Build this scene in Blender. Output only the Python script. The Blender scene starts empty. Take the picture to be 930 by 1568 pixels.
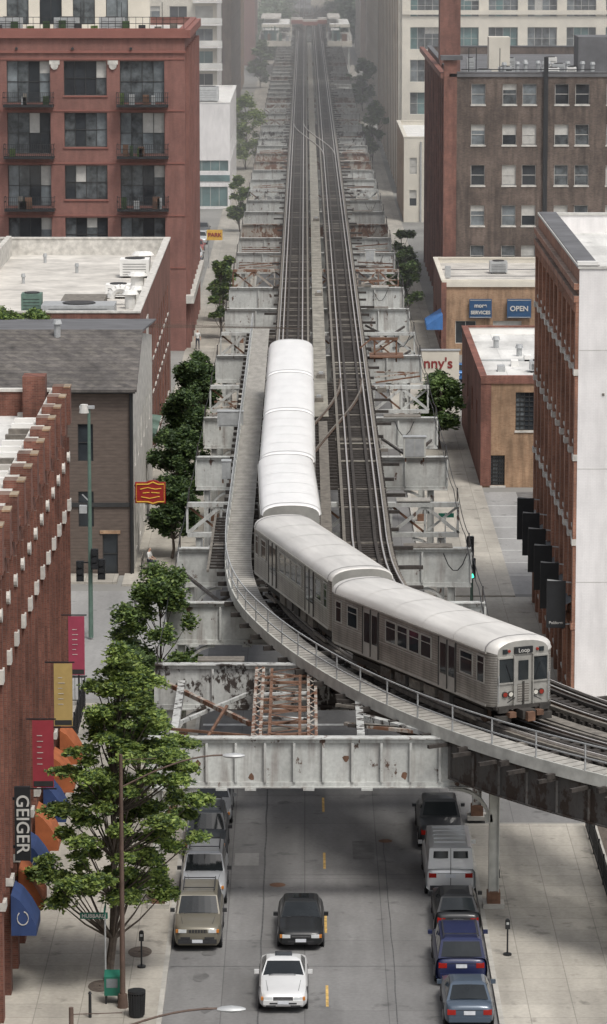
import bpy, math, random
import numpy as np
from mathutils import Vector, Matrix
R=random.Random(7)
scene=bpy.context.scene
scene.view_settings.view_transform='Standard'
scene.view_settings.look='None'
scene.view_settings.exposure=0

# ------------------------------------------------------------------ materials
def _new(name):
    m=bpy.data.materials.new(name); m.use_nodes=True
    nt=m.node_tree; b=nt.nodes['Principled BSDF']
    return m,nt,b
def ramp(nt,fac,stops):
    r=nt.nodes.new('ShaderNodeValToRGB')
    el=r.color_ramp.elements
    while len(el)<len(stops): el.new(0.5)
    for e,(p,c) in zip(el,stops):
        e.position=p; e.color=(c[0],c[1],c[2],1)
    nt.links.new(fac,r.inputs[0]); return r.outputs[0]
def noise(nt,scale,detail=5,stretch=(1,1,1),rough=0.6,off=0):
    tc=nt.nodes.new('ShaderNodeTexCoord'); mp=nt.nodes.new('ShaderNodeMapping')
    mp.inputs['Scale'].default_value=stretch; mp.inputs['Location'].default_value=(off,off*1.3,off*.7)
    nt.links.new(tc.outputs['Object'],mp.inputs[0])
    n=nt.nodes.new('ShaderNodeTexNoise'); n.inputs['Scale'].default_value=scale
    n.inputs['Detail'].default_value=detail; n.inputs['Roughness'].default_value=rough
    nt.links.new(mp.outputs[0],n.inputs['Vector']); return n.outputs[0]
def mix(nt,f,a,b,mode='MIX'):
    m=nt.nodes.new('ShaderNodeMix'); m.data_type='RGBA'; m.blend_type=mode
    if isinstance(f,float): m.inputs[0].default_value=f
    else: nt.links.new(f,m.inputs[0])
    for k,v in ((6,a),(7,b)):
        if isinstance(v,tuple): m.inputs[k].default_value=(v[0],v[1],v[2],1)
        else: nt.links.new(v,m.inputs[k])
    return m.outputs[2]
def bump(nt,b,src,strength,dist=0.02):
    n=nt.nodes.new('ShaderNodeBump'); n.inputs['Strength'].default_value=strength; n.inputs['Distance'].default_value=dist
    nt.links.new(src,n.inputs['Height']); nt.links.new(n.outputs[0],b.inputs['Normal'])
def M(name,c,var=0.25,scale=1.5,rough=0.8,metal=0.0,bmp=0.0,stretch=(1,1,1),coat=0):
    m,nt,b=_new(name)
    n=noise(nt,scale,6,stretch)
    lo=tuple(x*(1-var) for x in c); hi=tuple(min(1,x*(1+var)) for x in c)
    col=ramp(nt,n,[(0.3,lo),(0.7,hi)])
    nt.links.new(col,b.inputs['Base Color'])
    b.inputs['Roughness'].default_value=rough; b.inputs['Metallic'].default_value=metal
    if coat: b.inputs['Coat Weight'].default_value=coat; b.inputs['Coat Roughness'].default_value=0.08
    if bmp: bump(nt,b,n,bmp)
    return m
def MB_brick(name,c1,c2,mortar,bw=0.22,bh=0.075,dirt=0.35,flip=False):
    m,nt,b=_new(name)
    tc=nt.nodes.new('ShaderNodeTexCoord'); s=nt.nodes.new('ShaderNodeSeparateXYZ'); nt.links.new(tc.outputs['Object'],s.inputs[0])
    a=nt.nodes.new('ShaderNodeMath'); nt.links.new(s.outputs[0],a.inputs[0]); nt.links.new(s.outputs[1],a.inputs[1])
    cb=nt.nodes.new('ShaderNodeCombineXYZ'); nt.links.new(a.outputs[0],cb.inputs[0]); nt.links.new(s.outputs[2],cb.inputs[1])
    t=nt.nodes.new('ShaderNodeTexBrick'); nt.links.new(cb.outputs[0],t.inputs['Vector'])
    t.inputs['Scale'].default_value=1; t.inputs['Brick Width'].default_value=bw; t.inputs['Row Height'].default_value=bh
    t.inputs['Mortar Size'].default_value=0.007; t.inputs['Bias'].default_value=0.0
    t.inputs['Color1'].default_value=(*c1,1); t.inputs['Color2'].default_value=(*c2,1); t.inputs['Mortar'].default_value=(*mortar,1)
    n=noise(nt,0.35,8); n2=noise(nt,2.5,6,(1,1,0.25),off=3); n3=noise(nt,0.5,5,(3,3,0.22),off=7)
    lo=max(.7,1-dirt*.8)
    d=ramp(nt,n,[(0.3,(1-dirt,)*3),(0.65,(1.1,1.1,1.1))]); d2=ramp(nt,n2,[(0.35,(lo,)*3),(0.6,(1.06,)*3)])
    d3=ramp(nt,n3,[(0.32,(1-dirt*.9,)*3),(0.5,(1.0,)*3)])
    col=mix(nt,1.0,t.outputs[0],d,'MULTIPLY'); col=mix(nt,1.0,col,d2,'MULTIPLY'); col=mix(nt,1.0,col,d3,'MULTIPLY')
    nt.links.new(col,b.inputs['Base Color']); b.inputs['Roughness'].default_value=0.88
    bump(nt,b,t.outputs[1],-0.3,0.01)
    return m
def M_peel(name,base,rust,amount,off=0.0,streak=.55):
    m,nt,b=_new(name)
    n=noise(nt,1.6,9,(1,1,0.6),0.7,off); n2=noise(nt,2.6,6,(1,1,0.10),0.6,off+5); n3=noise(nt,0.5,4,off=off+2); n4=noise(nt,7,5,off=off+8)
    c=ramp(nt,n3,[(0.3,tuple(x*0.70 for x in base)),(0.7,base)])
    st=ramp(nt,n2,[(0.50,(0,0,0)),(0.70,(1,1,1))]); 
    c=mix(nt,st,c,tuple((1-streak)*x+streak*y for x,y in zip(base,rust)))
    pk=ramp(nt,n,[(amount,(0,0,0)),(amount+0.04,(1,1,1))])
    c=mix(nt,pk,c,rust)
    c=mix(nt,1.0,c,ramp(nt,n4,[(.3,(.85,)*3),(.65,(1.04,)*3)]),'MULTIPLY')
    nt.links.new(c,b.inputs['Base Color']); b.inputs['Roughness'].default_value=0.6
    bump(nt,b,n,0.25,0.02)
    return m
def M_slab(name,c,sx,sy,dirt=0.3,joint=0.45,js=0.02):
    m,nt,b=_new(name)
    tc=nt.nodes.new('ShaderNodeTexCoord')
    t=nt.nodes.new('ShaderNodeTexBrick'); nt.links.new(tc.outputs['Object'],t.inputs['Vector'])
    t.offset=0.0; t.inputs['Scale'].default_value=1; t.inputs['Brick Width'].default_value=sx; t.inputs['Row Height'].default_value=sy
    t.inputs['Mortar Size'].default_value=js
    t.inputs['Color1'].default_value=(*c,1); t.inputs['Color2'].default_value=(*[x*0.86 for x in c],1); t.inputs['Mortar'].default_value=(*[x*joint for x in c],1)
    n=noise(nt,0.3,9,(1,0.4,1),0.65); n2=noise(nt,6,5)
    n3=noise(nt,0.8,4,(1,1,1),0.6,9); n4=noise(nt,0.55,3,(1.6,0.12,1),0.5,14)
    d=ramp(nt,n,[(0.3,(1-dirt,)*3),(0.7,(1.12,)*3)]); d2=ramp(nt,n2,[(0.3,(0.88,)*3),(0.7,(1.07,)*3)])
    d3=ramp(nt,n3,[(0.30,(0.6,)*3),(0.40,(1.0,)*3)]); d4=ramp(nt,n4,[(0.35,(0.85,)*3),(0.6,(1.05,)*3)])
    col=mix(nt,1.0,t.outputs[0],d,'MULTIPLY'); col=mix(nt,1.0,col,d2,'MULTIPLY'); col=mix(nt,1.0,col,d3,'MULTIPLY'); col=mix(nt,1.0,col,d4,'MULTIPLY')
    nt.links.new(col,b.inputs['Base Color']); b.inputs['Roughness'].default_value=0.85
    bump(nt,b,n2,0.1,0.01)
    return m
def M_siding(name,c,pitch=0.2,axis='Z'):
    m,nt,b=_new(name)
    tc=nt.nodes.new('ShaderNodeTexCoord')
    w=nt.nodes.new('ShaderNodeTexWave'); w.bands_direction=axis; w.wave_profile='SAW'; w.inputs['Scale'].default_value=math.pi*2/(20*pitch)*1.0
    nt.links.new(tc.outputs['Object'],w.inputs[0])
    n=noise(nt,1.5,7,(1,1,4))
    c1=ramp(nt,n,[(0.3,tuple(x*.75 for x in c)),(0.7,tuple(x*1.15 for x in c))])
    d=ramp(nt,w.outputs[1],[(0.0,(0.6,)*3),(0.2,(1,)*3)])
    nt.links.new(mix(nt,1.0,c1,d,'MULTIPLY'),b.inputs['Base Color']); b.inputs['Roughness'].default_value=0.8
    bump(nt,b,w.outputs[1],0.5,0.02)
    return m

mt={}
mt['red_brick']=MB_brick('red_brick',(0.245,0.095,0.068),(0.185,0.07,0.052),(0.22,0.16,0.13))
mt['geiger_brick']=MB_brick('old_red_brick',(0.23,0.088,0.06),(0.15,0.056,0.040),(0.2,0.13,0.1))
mt['maroon']=MB_brick('maroon_brick',(0.235,0.105,0.085),(0.205,0.09,0.075),(0.2,0.12,0.1),dirt=0.15)
mt['maroon_trim']=M('red_cornice',(0.24,0.098,0.078),.12,.6)
mt['orange_brick']=MB_brick('orange_brick',(0.40,0.19,0.12),(0.31,0.14,0.09),(0.35,0.26,0.21))
mt['brown_brick']=MB_brick('brown_brick',(0.175,0.13,0.105),(0.115,0.083,0.068),(0.13,0.11,0.095),dirt=0.45)
mt['tan_brick']=MB_brick('tan_brick',(0.40,0.25,0.15),(0.33,0.19,0.11),(0.35,0.28,0.2))
mt['white_wall']=MB_brick('white_painted_brick',(0.74,0.72,0.71),(0.72,0.70,0.69),(0.67,0.65,0.64),dirt=0.06)
mt['cream']=M('cream_stone',(0.62,0.58,0.50),0.12,0.4)
mt['stone']=M('pale_limestone',(0.52,0.50,0.46),0.28,2)
mt['roof_grey']=M('roof_gravel',(0.50,0.475,0.435),0.28,0.5,0.95)
mt['roof_white']=M('roof_white_membrane',(0.72,0.71,0.68),0.14,0.5)
mt['roof_patchy']=M_slab('worn_roof_membrane',(0.70,0.69,0.66),7,5,0.3,0.8,.05)
mt['roof_dark']=M('roof_tar',(0.12,0.12,0.125),0.3,0.5)
mt['shingle']=MB_brick('roof_shingle',(0.15,0.135,0.12),(0.10,0.09,0.085),(0.05,0.05,0.05),0.5,0.14)
mt['siding']=M_siding('brown_siding',(0.13,0.10,0.083))
mt['glass']=M('window_glass',(0.03,0.035,0.04),0.4,0.6,0.08)
mt['glass2']=M('window_glass_pale',(0.16,0.18,0.19),0.5,0.8,0.12)
mt['glass3']=M('window_glass_mid',(0.085,0.095,0.10),0.7,1.4,0.1)
mt['glass_green']=M('storefront_glass',(0.10,0.17,0.17),0.4,0.6,0.1)
mt['blind']=M('window_blind',(0.45,0.44,0.41),0.15,2,0.6)
mt['frame_w']=M('window_frame_pale',(0.5,0.49,0.46),0.15,3)
mt['frame_d']=M('window_frame_dark',(0.035,0.035,0.035),0.2,3,0.5)
mt['black']=M('black_paint',(0.015,0.016,0.018),0.2,3,0.45)
mt['steel']=M('galvanised_steel',(0.42,0.43,0.43),0.15,3,0.5,0.3)
mt['green_pole']=M('green_paint_pole',(0.10,0.16,0.13),0.2,3,0.6)
mt['brown_pole']=M('brown_pole',(0.10,0.065,0.05),0.25,3,0.6)
mt['girder']=M_peel('white_girder_paint',(0.57,0.58,0.555),(0.09,0.05,0.035),0.60,0)
mt['girder2']=M_peel('peeling_girder_paint',(0.55,0.56,0.54),(0.045,0.035,0.03),0.53,4)
mt['girder3']=M_peel('rusty_girder_paint',(0.46,0.43,0.38),(0.17,0.085,0.05),0.48,8)
mt['girder_dark']=M_peel('dark_girder',(0.10,0.095,0.09),(0.04,0.028,0.022),0.5,2)
mt['rust']=M('rusty_steel',(0.15,0.08,0.05),0.45,2,0.85)
mt['tie']=M('timber_tie',(0.042,0.036,0.032),0.5,4,0.9,stretch=(1,1,1))
mt['tie_old']=M('grey_timber',(0.16,0.145,0.125),0.4,3,0.9)
mt['plank']=M('walkway_plank',(0.33,0.315,0.285),0.22,2.5,0.9,stretch=(1,0.3,1))
mt['centre_plank']=M('centre_walk_plank',(0.24,0.225,0.19),0.35,1.5,0.9,stretch=(1,0.3,1))
mt['rail']=M('rail_steel',(0.60,0.57,0.54),0.15,4,0.35,0.6)
mt['rail_rust']=M('rail_rust_brown',(0.10,0.065,0.045),0.3,4,0.7)
mt['walk_edge']=M('walkway_fascia',(0.50,0.50,0.46),0.22,1.5,0.7)
mt['asphalt']=M_slab('street_surface',(0.215,0.212,0.208),3.0,9.0,0.30,0.6,0.02)
mt['asphalt2']=M_slab('side_street_surface',(0.32,0.315,0.305),30,30,0.22,0.7,0.02)
mt['concrete']=M_slab('sidewalk_concrete',(0.45,0.42,0.365),1.6,1.6,0.32,0.62,0.018)
mt['kerb']=M('kerb_stone',(0.40,0.385,0.35),0.2,2)
mt['ground']=M('city_ground',(0.24,0.235,0.22),0.3,0.1,0.95)
mt['yellow_paint']=M('yellow_road_paint',(0.52,0.34,0.11),0.5,4)
mt['yellow_sign']=M('yellow_sign_paint',(0.70,0.42,0.06),0.1,3)
mt['white_paint']=M('white_road_paint',(0.62,0.62,0.60),0.25,3)
mt['tar']=M('tar_seam',(0.08,0.08,0.08),0.4,3)
mt['oil']=M('oil_stained_surface',(0.13,0.128,0.125),0.35,1.6,.7)
def M_leaf(name,c,haze=0):
    m,nt,b=_new(name)
    n=noise(nt,0.9,4); n2=noise(nt,9,2,off=4)
    c1=ramp(nt,n,[(0.3,tuple(x*.6 for x in c)),(0.7,tuple(x*1.35 for x in c))])
    d=ramp(nt,n2,[(0.3,(0.7,)*3),(0.7,(1.25,)*3)])
    col=mix(nt,1.0,c1,d,'MULTIPLY')
    nt.links.new(col,b.inputs['Base Color']); b.inputs['Roughness'].default_value=0.6
    tr=nt.nodes.new('ShaderNodeBsdfTranslucent'); nt.links.new(col,tr.inputs[0])
    ms=nt.nodes.new('ShaderNodeMixShader'); ms.inputs[0].default_value=0.35
    nt.links.new(b.outputs[0],ms.inputs[1]); nt.links.new(tr.outputs[0],ms.inputs[2])
    nt.links.new(ms.outputs[0],nt.nodes['Material Output'].inputs[0])
    return m
mt['leaf_bright']=M_leaf('leaf_bright_green',(0.30,0.38,0.09))
mt['leaf_light']=M_leaf('leaf_light_green',(0.23,0.31,0.08))
mt['leaf_mid']=M_leaf('leaf_mid_green',(0.125,0.19,0.058))
mt['leaf_dark']=M_leaf('leaf_dark_green',(0.06,0.10,0.042))
mt['leaf_hazed']=M_leaf('leaf_haze_tinted_green',(0.24,0.31,0.20))  # paler, greyer green: distance haze painted into the leaf colour
mt['leaf_hazed2']=M_leaf('leaf_haze_tinted_green_dark',(0.17,0.23,0.15))  # deeper green of the far trees, also tinted for haze
mt['bark']=M('bark',(0.10,0.08,0.065),0.4,6,0.95)

# ------------------------------------------------------------------ mesh builder
class MB:
    def __init__(s): s.v=[]; s.f=[]; s.m=[]; s.ml=[]; s.mi={}
    def mid(s,m):
        if m not in s.mi: s.mi[m]=len(s.ml); s.ml.append(m)
        return s.mi[m]
    def poly(s,pts,m):
        i=len(s.v); s.v.extend([tuple(p) for p in pts]); s.f.append(tuple(range(i,i+len(pts)))); s.m.append(s.mid(m))
    def hexa(s,p,m):
        i=len(s.v); s.v.extend([tuple(q) for q in p]); k=s.mid(m)
        for f in ((0,3,2,1),(4,5,6,7),(0,1,5,4),(1,2,6,5),(2,3,7,6),(3,0,4,7)):
            s.f.append(tuple(i+a for a in f)); s.m.append(k)
    def box(s,x0,x1,y0,y1,z0,z1,m):
        s.hexa([(x0,y0,z0),(x1,y0,z0),(x1,y1,z0),(x0,y1,z0),(x0,y0,z1),(x1,y0,z1),(x1,y1,z1),(x0,y1,z1)],m)
    def bar(s,p0,p1,w,h,m):
        p0=Vector(p0); p1=Vector(p1); d=(p1-p0).normalized()
        up=Vector((0,0,1)) if abs(d.z)<0.95 else Vector((0,1,0))
        a=d.cross(up).normalized()*(w/2); b=a.cross(d).normalized()*(h/2)
        s.hexa([p0-a-b,p0+a-b,p0+a+b,p0-a+b,p1-a-b,p1+a-b,p1+a+b,p1-a+b],m)
    def cyl(s,p0,p1,r0,r1,m,n=8,cap=True):
        p0=Vector(p0); p1=Vector(p1); d=(p1-p0).normalized()
        up=Vector((0,0,1)) if abs(d.z)<0.95 else Vector((0,1,0))
        a=d.cross(up).normalized(); b=a.cross(d).normalized(); i=len(s.v); k=s.mid(m)
        for p,r in ((p0,r0),(p1,r1)):
            for j in range(n):
                t=2*math.pi*j/n; s.v.append(tuple(p+a*math.cos(t)*r+b*math.sin(t)*r))
        for j in range(n):
            s.f.append((i+j,i+(j+1)%n,i+n+(j+1)%n,i+n+j)); s.m.append(k)
        if cap:
            s.f.append(tuple(i+j for j in range(n-1,-1,-1))); s.m.append(k)
            s.f.append(tuple(i+n+j for j in range(n))); s.m.append(k)
    def loft(s,rings,m,closed=True,cap=True):
        i=len(s.v); n=len(rings[0]); k=s.mid(m)
        for r in rings: s.v.extend([tuple(p) for p in r])
        for a in range(len(rings)-1):
            for j in range(n if closed else n-1):
                s.f.append((i+a*n+j,i+a*n+(j+1)%n,i+(a+1)*n+(j+1)%n,i+(a+1)*n+j)); s.m.append(k)
        if cap:
            s.f.append(tuple(i+j for j in range(n-1,-1,-1))); s.m.append(k)
            b=i+(len(rings)-1)*n
            s.f.append(tuple(b+j for j in range(n))); s.m.append(k)
    def build(s,name,loc=(0,0,0),rz=0,smooth=None):
        me=bpy.data.meshes.new(name); me.from_pydata(s.v,[],s.f)
        for m in s.ml: me.materials.append(mt[m] if isinstance(m,str) else m)
        me.polygons.foreach_set('material_index',s.m)
        if smooth is not None:
            me.polygons.foreach_set('use_smooth',[True]*len(s.f))
            try: me.set_sharp_from_angle(angle=math.radians(smooth))
            except Exception: pass
        me.update()
        o=bpy.data.objects.new(name,me); scene.collection.objects.link(o)
        o.location=loc; o.rotation_euler=(0,0,rz); return o
def text(parent,name,body,size,loc,rot,mat,align='CENTER',sx=1,bold=0.0):
    c=bpy.data.curves.new(name,'FONT'); c.body=body; c.size=size; c.align_x=align; c.align_y='CENTER'; c.extrude=0.01; c.offset=bold
    c.materials.append(mt[mat] if isinstance(mat,str) else mat)
    o=bpy.data.objects.new(name,c); scene.collection.objects.link(o); o.location=loc; o.rotation_euler=rot; o.scale=(sx,1,1)
    o.parent=parent; return o

def FY(y): return lambda u,w,d:(u,y+d,w)
def FXp(x): return lambda u,w,d:(x-d,u,w)     # wall facing +X
def FXm(x): return lambda u,w,d:(x+d,u,w)     # wall facing -X
def facade(mb,F,u0,u1,w0,w1,ops,wall,frame='frame_d',rec=0.25,nx=2,nz=2,sill=None,glasses=('glass','glass','glass2','glass3'),blind=0.3,lintel=None):
    us=sorted(set([u0,u1]+[o[0] for o in ops]+[o[1] for o in ops])); ws=sorted(set([w0,w1]+[o[2] for o in ops]+[o[3] for o in ops]))
    for a,b in zip(us[:-1],us[1:]):
        if b-a<1e-6: continue
        for c,d in zip(ws[:-1],ws[1:]):
            cu=(a+b)/2; cw=(c+d)/2
            if any(o[0]<cu<o[1] and o[2]<cw<o[3] for o in ops): continue
            mb.poly([F(a,c,0),F(b,c,0),F(b,d,0),F(a,d,0)],wall)
    for o in ops:
        a,b,c,d=o[:4]
        mb.poly([F(a,c,0),F(a,d,0),F(a,d,rec),F(a,c,rec)],wall); mb.poly([F(b,c,0),F(b,d,0),F(b,d,rec),F(b,c,rec)],wall)
        mb.poly([F(a,c,0),F(b,c,0),F(b,c,rec),F(a,c,rec)],wall); mb.poly([F(a,d,0),F(b,d,0),F(b,d,rec),F(a,d,rec)],wall)
        if nx>2:   # individual panes vary
            for i in range(nx):
                p0=a+(b-a)*i/nx; p1=a+(b-a)*(i+1)/nx
                mb.poly([F(p0,c,rec),F(p1,c,rec),F(p1,d,rec),F(p0,d,rec)],R.choice(glasses))
        else: mb.poly([F(a,c,rec),F(b,c,rec),F(b,d,rec),F(a,d,rec)],R.choice(glasses))
        if R.random()<blind:
            h=R.choice([0.3,0.5,0.5,0.95])*(d-c)
            k=R.randint(0,nx-1) if nx>2 else -1
            ua,ub=(a+.02,b-.02) if k<0 else (a+(b-a)*k/nx+.03,a+(b-a)*min(nx,k+R.randint(1,2))/nx-.03)
            mb.poly([F(ua,d-h,rec-.01),F(ub,d-h,rec-.01),F(ub,d-.02,rec-.01),F(ua,d-.02,rec-.01)],'blind')
        t=0.05
        def fb(ua,ub,wa,wb):
            p=[F(ua,wa,rec-.06),F(ub,wa,rec-.06),F(ub,wb,rec-.06),F(ua,wb,rec-.06),F(ua,wa,rec-.012),F(ub,wa,rec-.012),F(ub,wb,rec-.012),F(ua,wb,rec-.012)]
            mb.hexa(p,frame)
        fb(a,a+t,c,d); fb(b-t,b,c,d); fb(a+t,b-t,c,c+t); fb(a+t,b-t,d-t,d)
        for i in range(1,nx): 
            x=a+(b-a)*i/nx; fb(x-t/2,x+t/2,c+t,d-t)
        for i in range(1,nz):
            z=c+(d-c)*i/nz; fb(a+t,b-t,z-t/2,z+t/2)
        if sill:
            mb.hexa([F(a-.06,c-.14,-.07),F(b+.06,c-.14,-.07),F(b+.06,c,-.07),F(a-.06,c,-.07),F(a-.06,c-.14,.0),F(b+.06,c-.14,.0),F(b+.06,c,.0),F(a-.06,c,.0)],sill)
        if lintel:
            mb.hexa([F(a-.1,d,-.04),F(b+.1,d,-.04),F(b+.1,d+.25,-.04),F(a-.1,d+.25,-.04),F(a-.1,d,.0),F(b+.1,d,.0),F(b+.1,d+.25,.0),F(a-.1,d+.25,.0)],lintel)
def flat_roof(mb,x0,x1,y0,y1,z,par,mr,mp,mc,t=0.35):
    mb.poly([(x0,y0,z-par),(x1,y0,z-par),(x1,y1,z-par),(x0,y1,z-par)],mr)
    mb.poly([(x0+t,y0+t,z-par),(x1-t,y0+t,z-par),(x1-t,y0+t,z),(x0+t,y0+t,z)],mp)
    mb.poly([(x0+t,y1-t,z-par),(x1-t,y1-t,z-par),(x1-t,y1-t,z),(x0+t,y1-t,z)],mp)
    mb.poly([(x0+t,y0+t,z-par),(x0+t,y1-t,z-par),(x0+t,y1-t,z),(x0+t,y0+t,z)],mp)
    mb.poly([(x1-t,y0+t,z-par),(x1-t,y1-t,z-par),(x1-t,y1-t,z),(x1-t,y0+t,z)],mp)
    e=0.06
    mb.box(x0-e,x1+e,y0-e,y0+t+e,z,z+.12,mc); mb.box(x0-e,x1+e,y1-t-e,y1+e,z,z+.12,mc)
    mb.box(x0-e,x0+t+e,y0+t+e,y1-t-e,z,z+.12,mc); mb.box(x1-t-e,x1+e,y0+t+e,y1-t-e,z,z+.12,mc)
def ac_unit(mb,x,y,z,w=1.6,d=1.4,h=1.1,m='steel'):
    mb.box(x-w/2,x+w/2,y-d/2,y+d/2,z+.15,z+h,m)
    mb.cyl((x,y,z+h),(x,y,z+h+.08),min(w,d)*.38,min(w,d)*.38,'frame_d',12)
    for a in (-1,1):
        mb.box(x+a*w*.4-.05,x+a*w*.4+.05,y-d/2,y+d/2,z,z+.15,'frame_d')
    for i in range(5):
        mb.box(x-w*.4,x+w*.4,y-d/2-.02,y-d/2,z+.25+i*(h-.4)/5,z+.28+i*(h-.4)/5,'frame_d')
def vent(mb,x,y,z,r=.25,h=1.0,m='steel'):
    mb.cyl((x,y,z),(x,y,z+h),r,r,m,10); mb.cyl((x,y,z+h),(x,y,z+h+.25),r*1.5,r*1.1,m,10)

# ------------------------------------------------------------------ ground & streets
g=MB(); g.poly([(-2500,-200,0),(2500,-200,0),(2500,5000,0),(-2500,5000,0)],'ground'); g.build('ground')
g=MB(); g.poly([(-5.1,40,.006),(6.9,40,.006),(6.9,1600,.006),(-5.1,1600,.006)],'asphalt'); g.build('road')
g=MB()
g.poly([(-80,178,.006),(-5.1,178,.006),(-5.1,207,.006),(-80,207,.006)],'asphalt2')
g.build('side_street')
g=MB()
g.poly([(6.9,153.2,.006),(120,153.2,.006),(120,168.5,.006),(6.9,168.5,.006)],'asphalt')
g.build('side_street')
g=MB(); g.poly([(11.0,206,.006),(70,206,.006),(70,243,.006),(11.0,243,.006)],'asphalt2')
g.poly([(14.2,206,.010),(19,206,.010),(19,243,.010),(14.2,243,.010)],'oil'); 
for i in range(7):
    g.poly([(12.0,212+i*4.2,.014),(14.0,212+i*4.2,.014),(14.0,212.12+i*4.2,.014),(12.0,212.12+i*4.2,.014)],'white_paint')
g.build('parking_lot')
g=MB()
y=60
while y<160:
    g.poly([(.76,y,.010),(.86,y,.010),(.86,y+2.6,.010),(.76,y+2.6,.010)],'yellow_paint'); y+=9.5
g.poly([(-4.9,172,.010),(6.7,172,.010),(6.7,172.4,.010),(-4.9,172.4,.010)],'white_paint')
g.poly([(-4.9,175.5,.010),(6.7,175.5,.010),(6.7,175.9,.010),(-4.9,175.9,.010)],'white_paint')
for i in range(8): g.poly([(-14,180+i*3.2,.012),(-11.2,180+i*3.2,.012),(-11.2,180.5+i*3.2,.012),(-14,180.5+i*3.2,.012)],'white_paint') if i<0 else None
g.poly([(-40,190.4,.012),(-13,190.4,.012),(-13,190.6,.012),(-40,190.6,.012)],'yellow_paint')
g.build('road_markings')
g=MB()
def seam(x0,y0,x1,y1,n,amp,w):
    q=random.Random(int(x0*10+y0)); P=[(x0+(x1-x0)*i/n+q.uniform(-amp,amp),y0+(y1-y0)*i/n) for i in range(n+1)]
    for a,b in zip(P[:-1],P[1:]): g.poly([(a[0]-w,a[1],.012),(a[0]+w,a[1],.012),(b[0]+w,b[1],.012),(b[0]-w,b[1],.012)],'tar')
seam(-1.65,60,-1.65,175,60,.03,.03); seam(3.3,60,3.3,150,50,.04,.018)
for (x,y,r) in ((1.2,118.5,.33),(-1.1,143,.33),(3.4,150,.3),(-3.0,160,.33)):
    n=16; g.poly([(x+r*math.cos(2*math.pi*i/n),y+r*math.sin(2*math.pi*i/n),.014) for i in range(n)],'rust')
g.poly([(-2.9,146,.010),(-1.9,146,.010),(-1.9,148,.010),(-2.9,148,.010)],'asphalt2')
g.poly([(2.0,147,.010),(2.9,147,.010),(2.9,150,.010),(2.0,150,.010)],'oil')
q=random.Random(31)
for i in range(26):    # irregular oil spots in the parking lanes
    cx=q.choice([-4.0,-3.9,5.6,5.8])+q.uniform(-.5,.5); cy=q.uniform(118,158); r=q.uniform(.15,.5); n=11
    z=.0162+i*.0002
    g.poly([(cx+r*q.uniform(.6,1.1)*math.cos(2*math.pi*j/n),cy+2*r*q.uniform(.6,1.1)*math.sin(2*math.pi*j/n),z) for j in range(n)],'oil')
for yy in (131.5,144.5,158): 
    g.poly([(-5.0,yy,.011),(6.8,yy+.05,.011),(6.8,yy+.09,.011),(-5.0,yy+.04,.011)],'tar')
g.build('road_repairs')
def sidewalk(x0,x1,y0,y1,kx):
    s=MB(); s.box(x0,x1,y0,y1,0.001,.13,'concrete')
    if kx is not None: s.box(kx-.09,kx+.09,y0,y1,.001,.142,'kerb')
    return s
s=sidewalk(-10.9,-5.2,40,176.5,-5.15); s.build('sidewalk')
s=sidewalk(-10.6,-5.2,208.5,1500,-5.15); s.build('sidewalk')
s=sidewalk(7.0,45,40,152.5,6.95); s.build('sidewalk')
s=sidewalk(7.0,60,169.5,204.5,6.95); s.build('sidewalk')
s=sidewalk(7.0,12,205,1500,6.95); s.build('sidewalk')
s=MB(); s.box(-80,-10.95,209.2,211.9,0.001,.13,'concrete'); s.box(-80,-10.95,163.0,177,0.001,.13,'concrete'); s.build('pavement')

# ------------------------------------------------------------------ track alignment
def catmull(P,n=8):
    out=[]
    for i in range(1,len(P)-2):
        p0,p1,p2,p3=[Vector(q) for q in P[i-1:i+3]]
        for j in range(n):
            t=j/n
            out.append(0.5*((2*p1)+(-p0+p2)*t+(2*p0-5*p1+4*p2-p3)*t*t+(-p0+3*p1-3*p2+p3)*t**3))
    out.append(Vector(P[-2])); return out
CUR=catmull([(-.9,196),(-.9,188),(-.9,181),(-.72,173.5),(-.15,166.6),(1.0,160.2),(2.8,153.3),(5.35,146.1),(8.6,139.6),(12.6,134.0),(17.3,129.4),(22.6,125.9),(28.5,123.0),(36,120.5),(44,118.5)],8)
PATH=[Vector((-.9,1400)),Vector((-.9,862)),Vector((-.9,600)),Vector((-.9,400)),Vector((-.9,276)),Vector((-.9,230))]+CUR
def frames(path):
    out=[]
    for i,p in enumerate(path):
        a=path[max(0,i-1)]; b=path[min(len(path)-1,i+1)]; d=(b-a).normalized(); out.append((p,d,Vector((-d.y,d.x))))
    return out
def sub(path,y0,y1=-999):
    q=[p for p in path if p.y<y0 and p.y>y1]; return [Vector((path[0].x,y0))]+q
def ribbon(mb,path,o0,o1,z0,z1,m):
    rings=[]
    for p,d,n in frames(path):
        a=p+n*o0; b=p+n*o1
        rings.append([(a.x,a.y,z0),(b.x,b.y,z0),(b.x,b.y,z1),(a.x,a.y,z1)])
    mb.loft(rings,m)
def resample(path,step):
    out=[];acc=0
    F=frames(path)
    for (p,d,n),(q,e,k) in zip(F[:-1],F[1:]):
        L=(q-p).length; t=(step-acc) if out else 0
        while t<L:
            f=t/L; out.append((p.lerp(q,f),d.lerp(e,f).normalized(),n.lerp(k,f).normalized())); t+=step
        acc=L-(t-step)
    return out
TZ=7.2
tr=MB()
walkpath=sub(PATH,276)
F=resample(sub(PATH,990),0.62)
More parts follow.
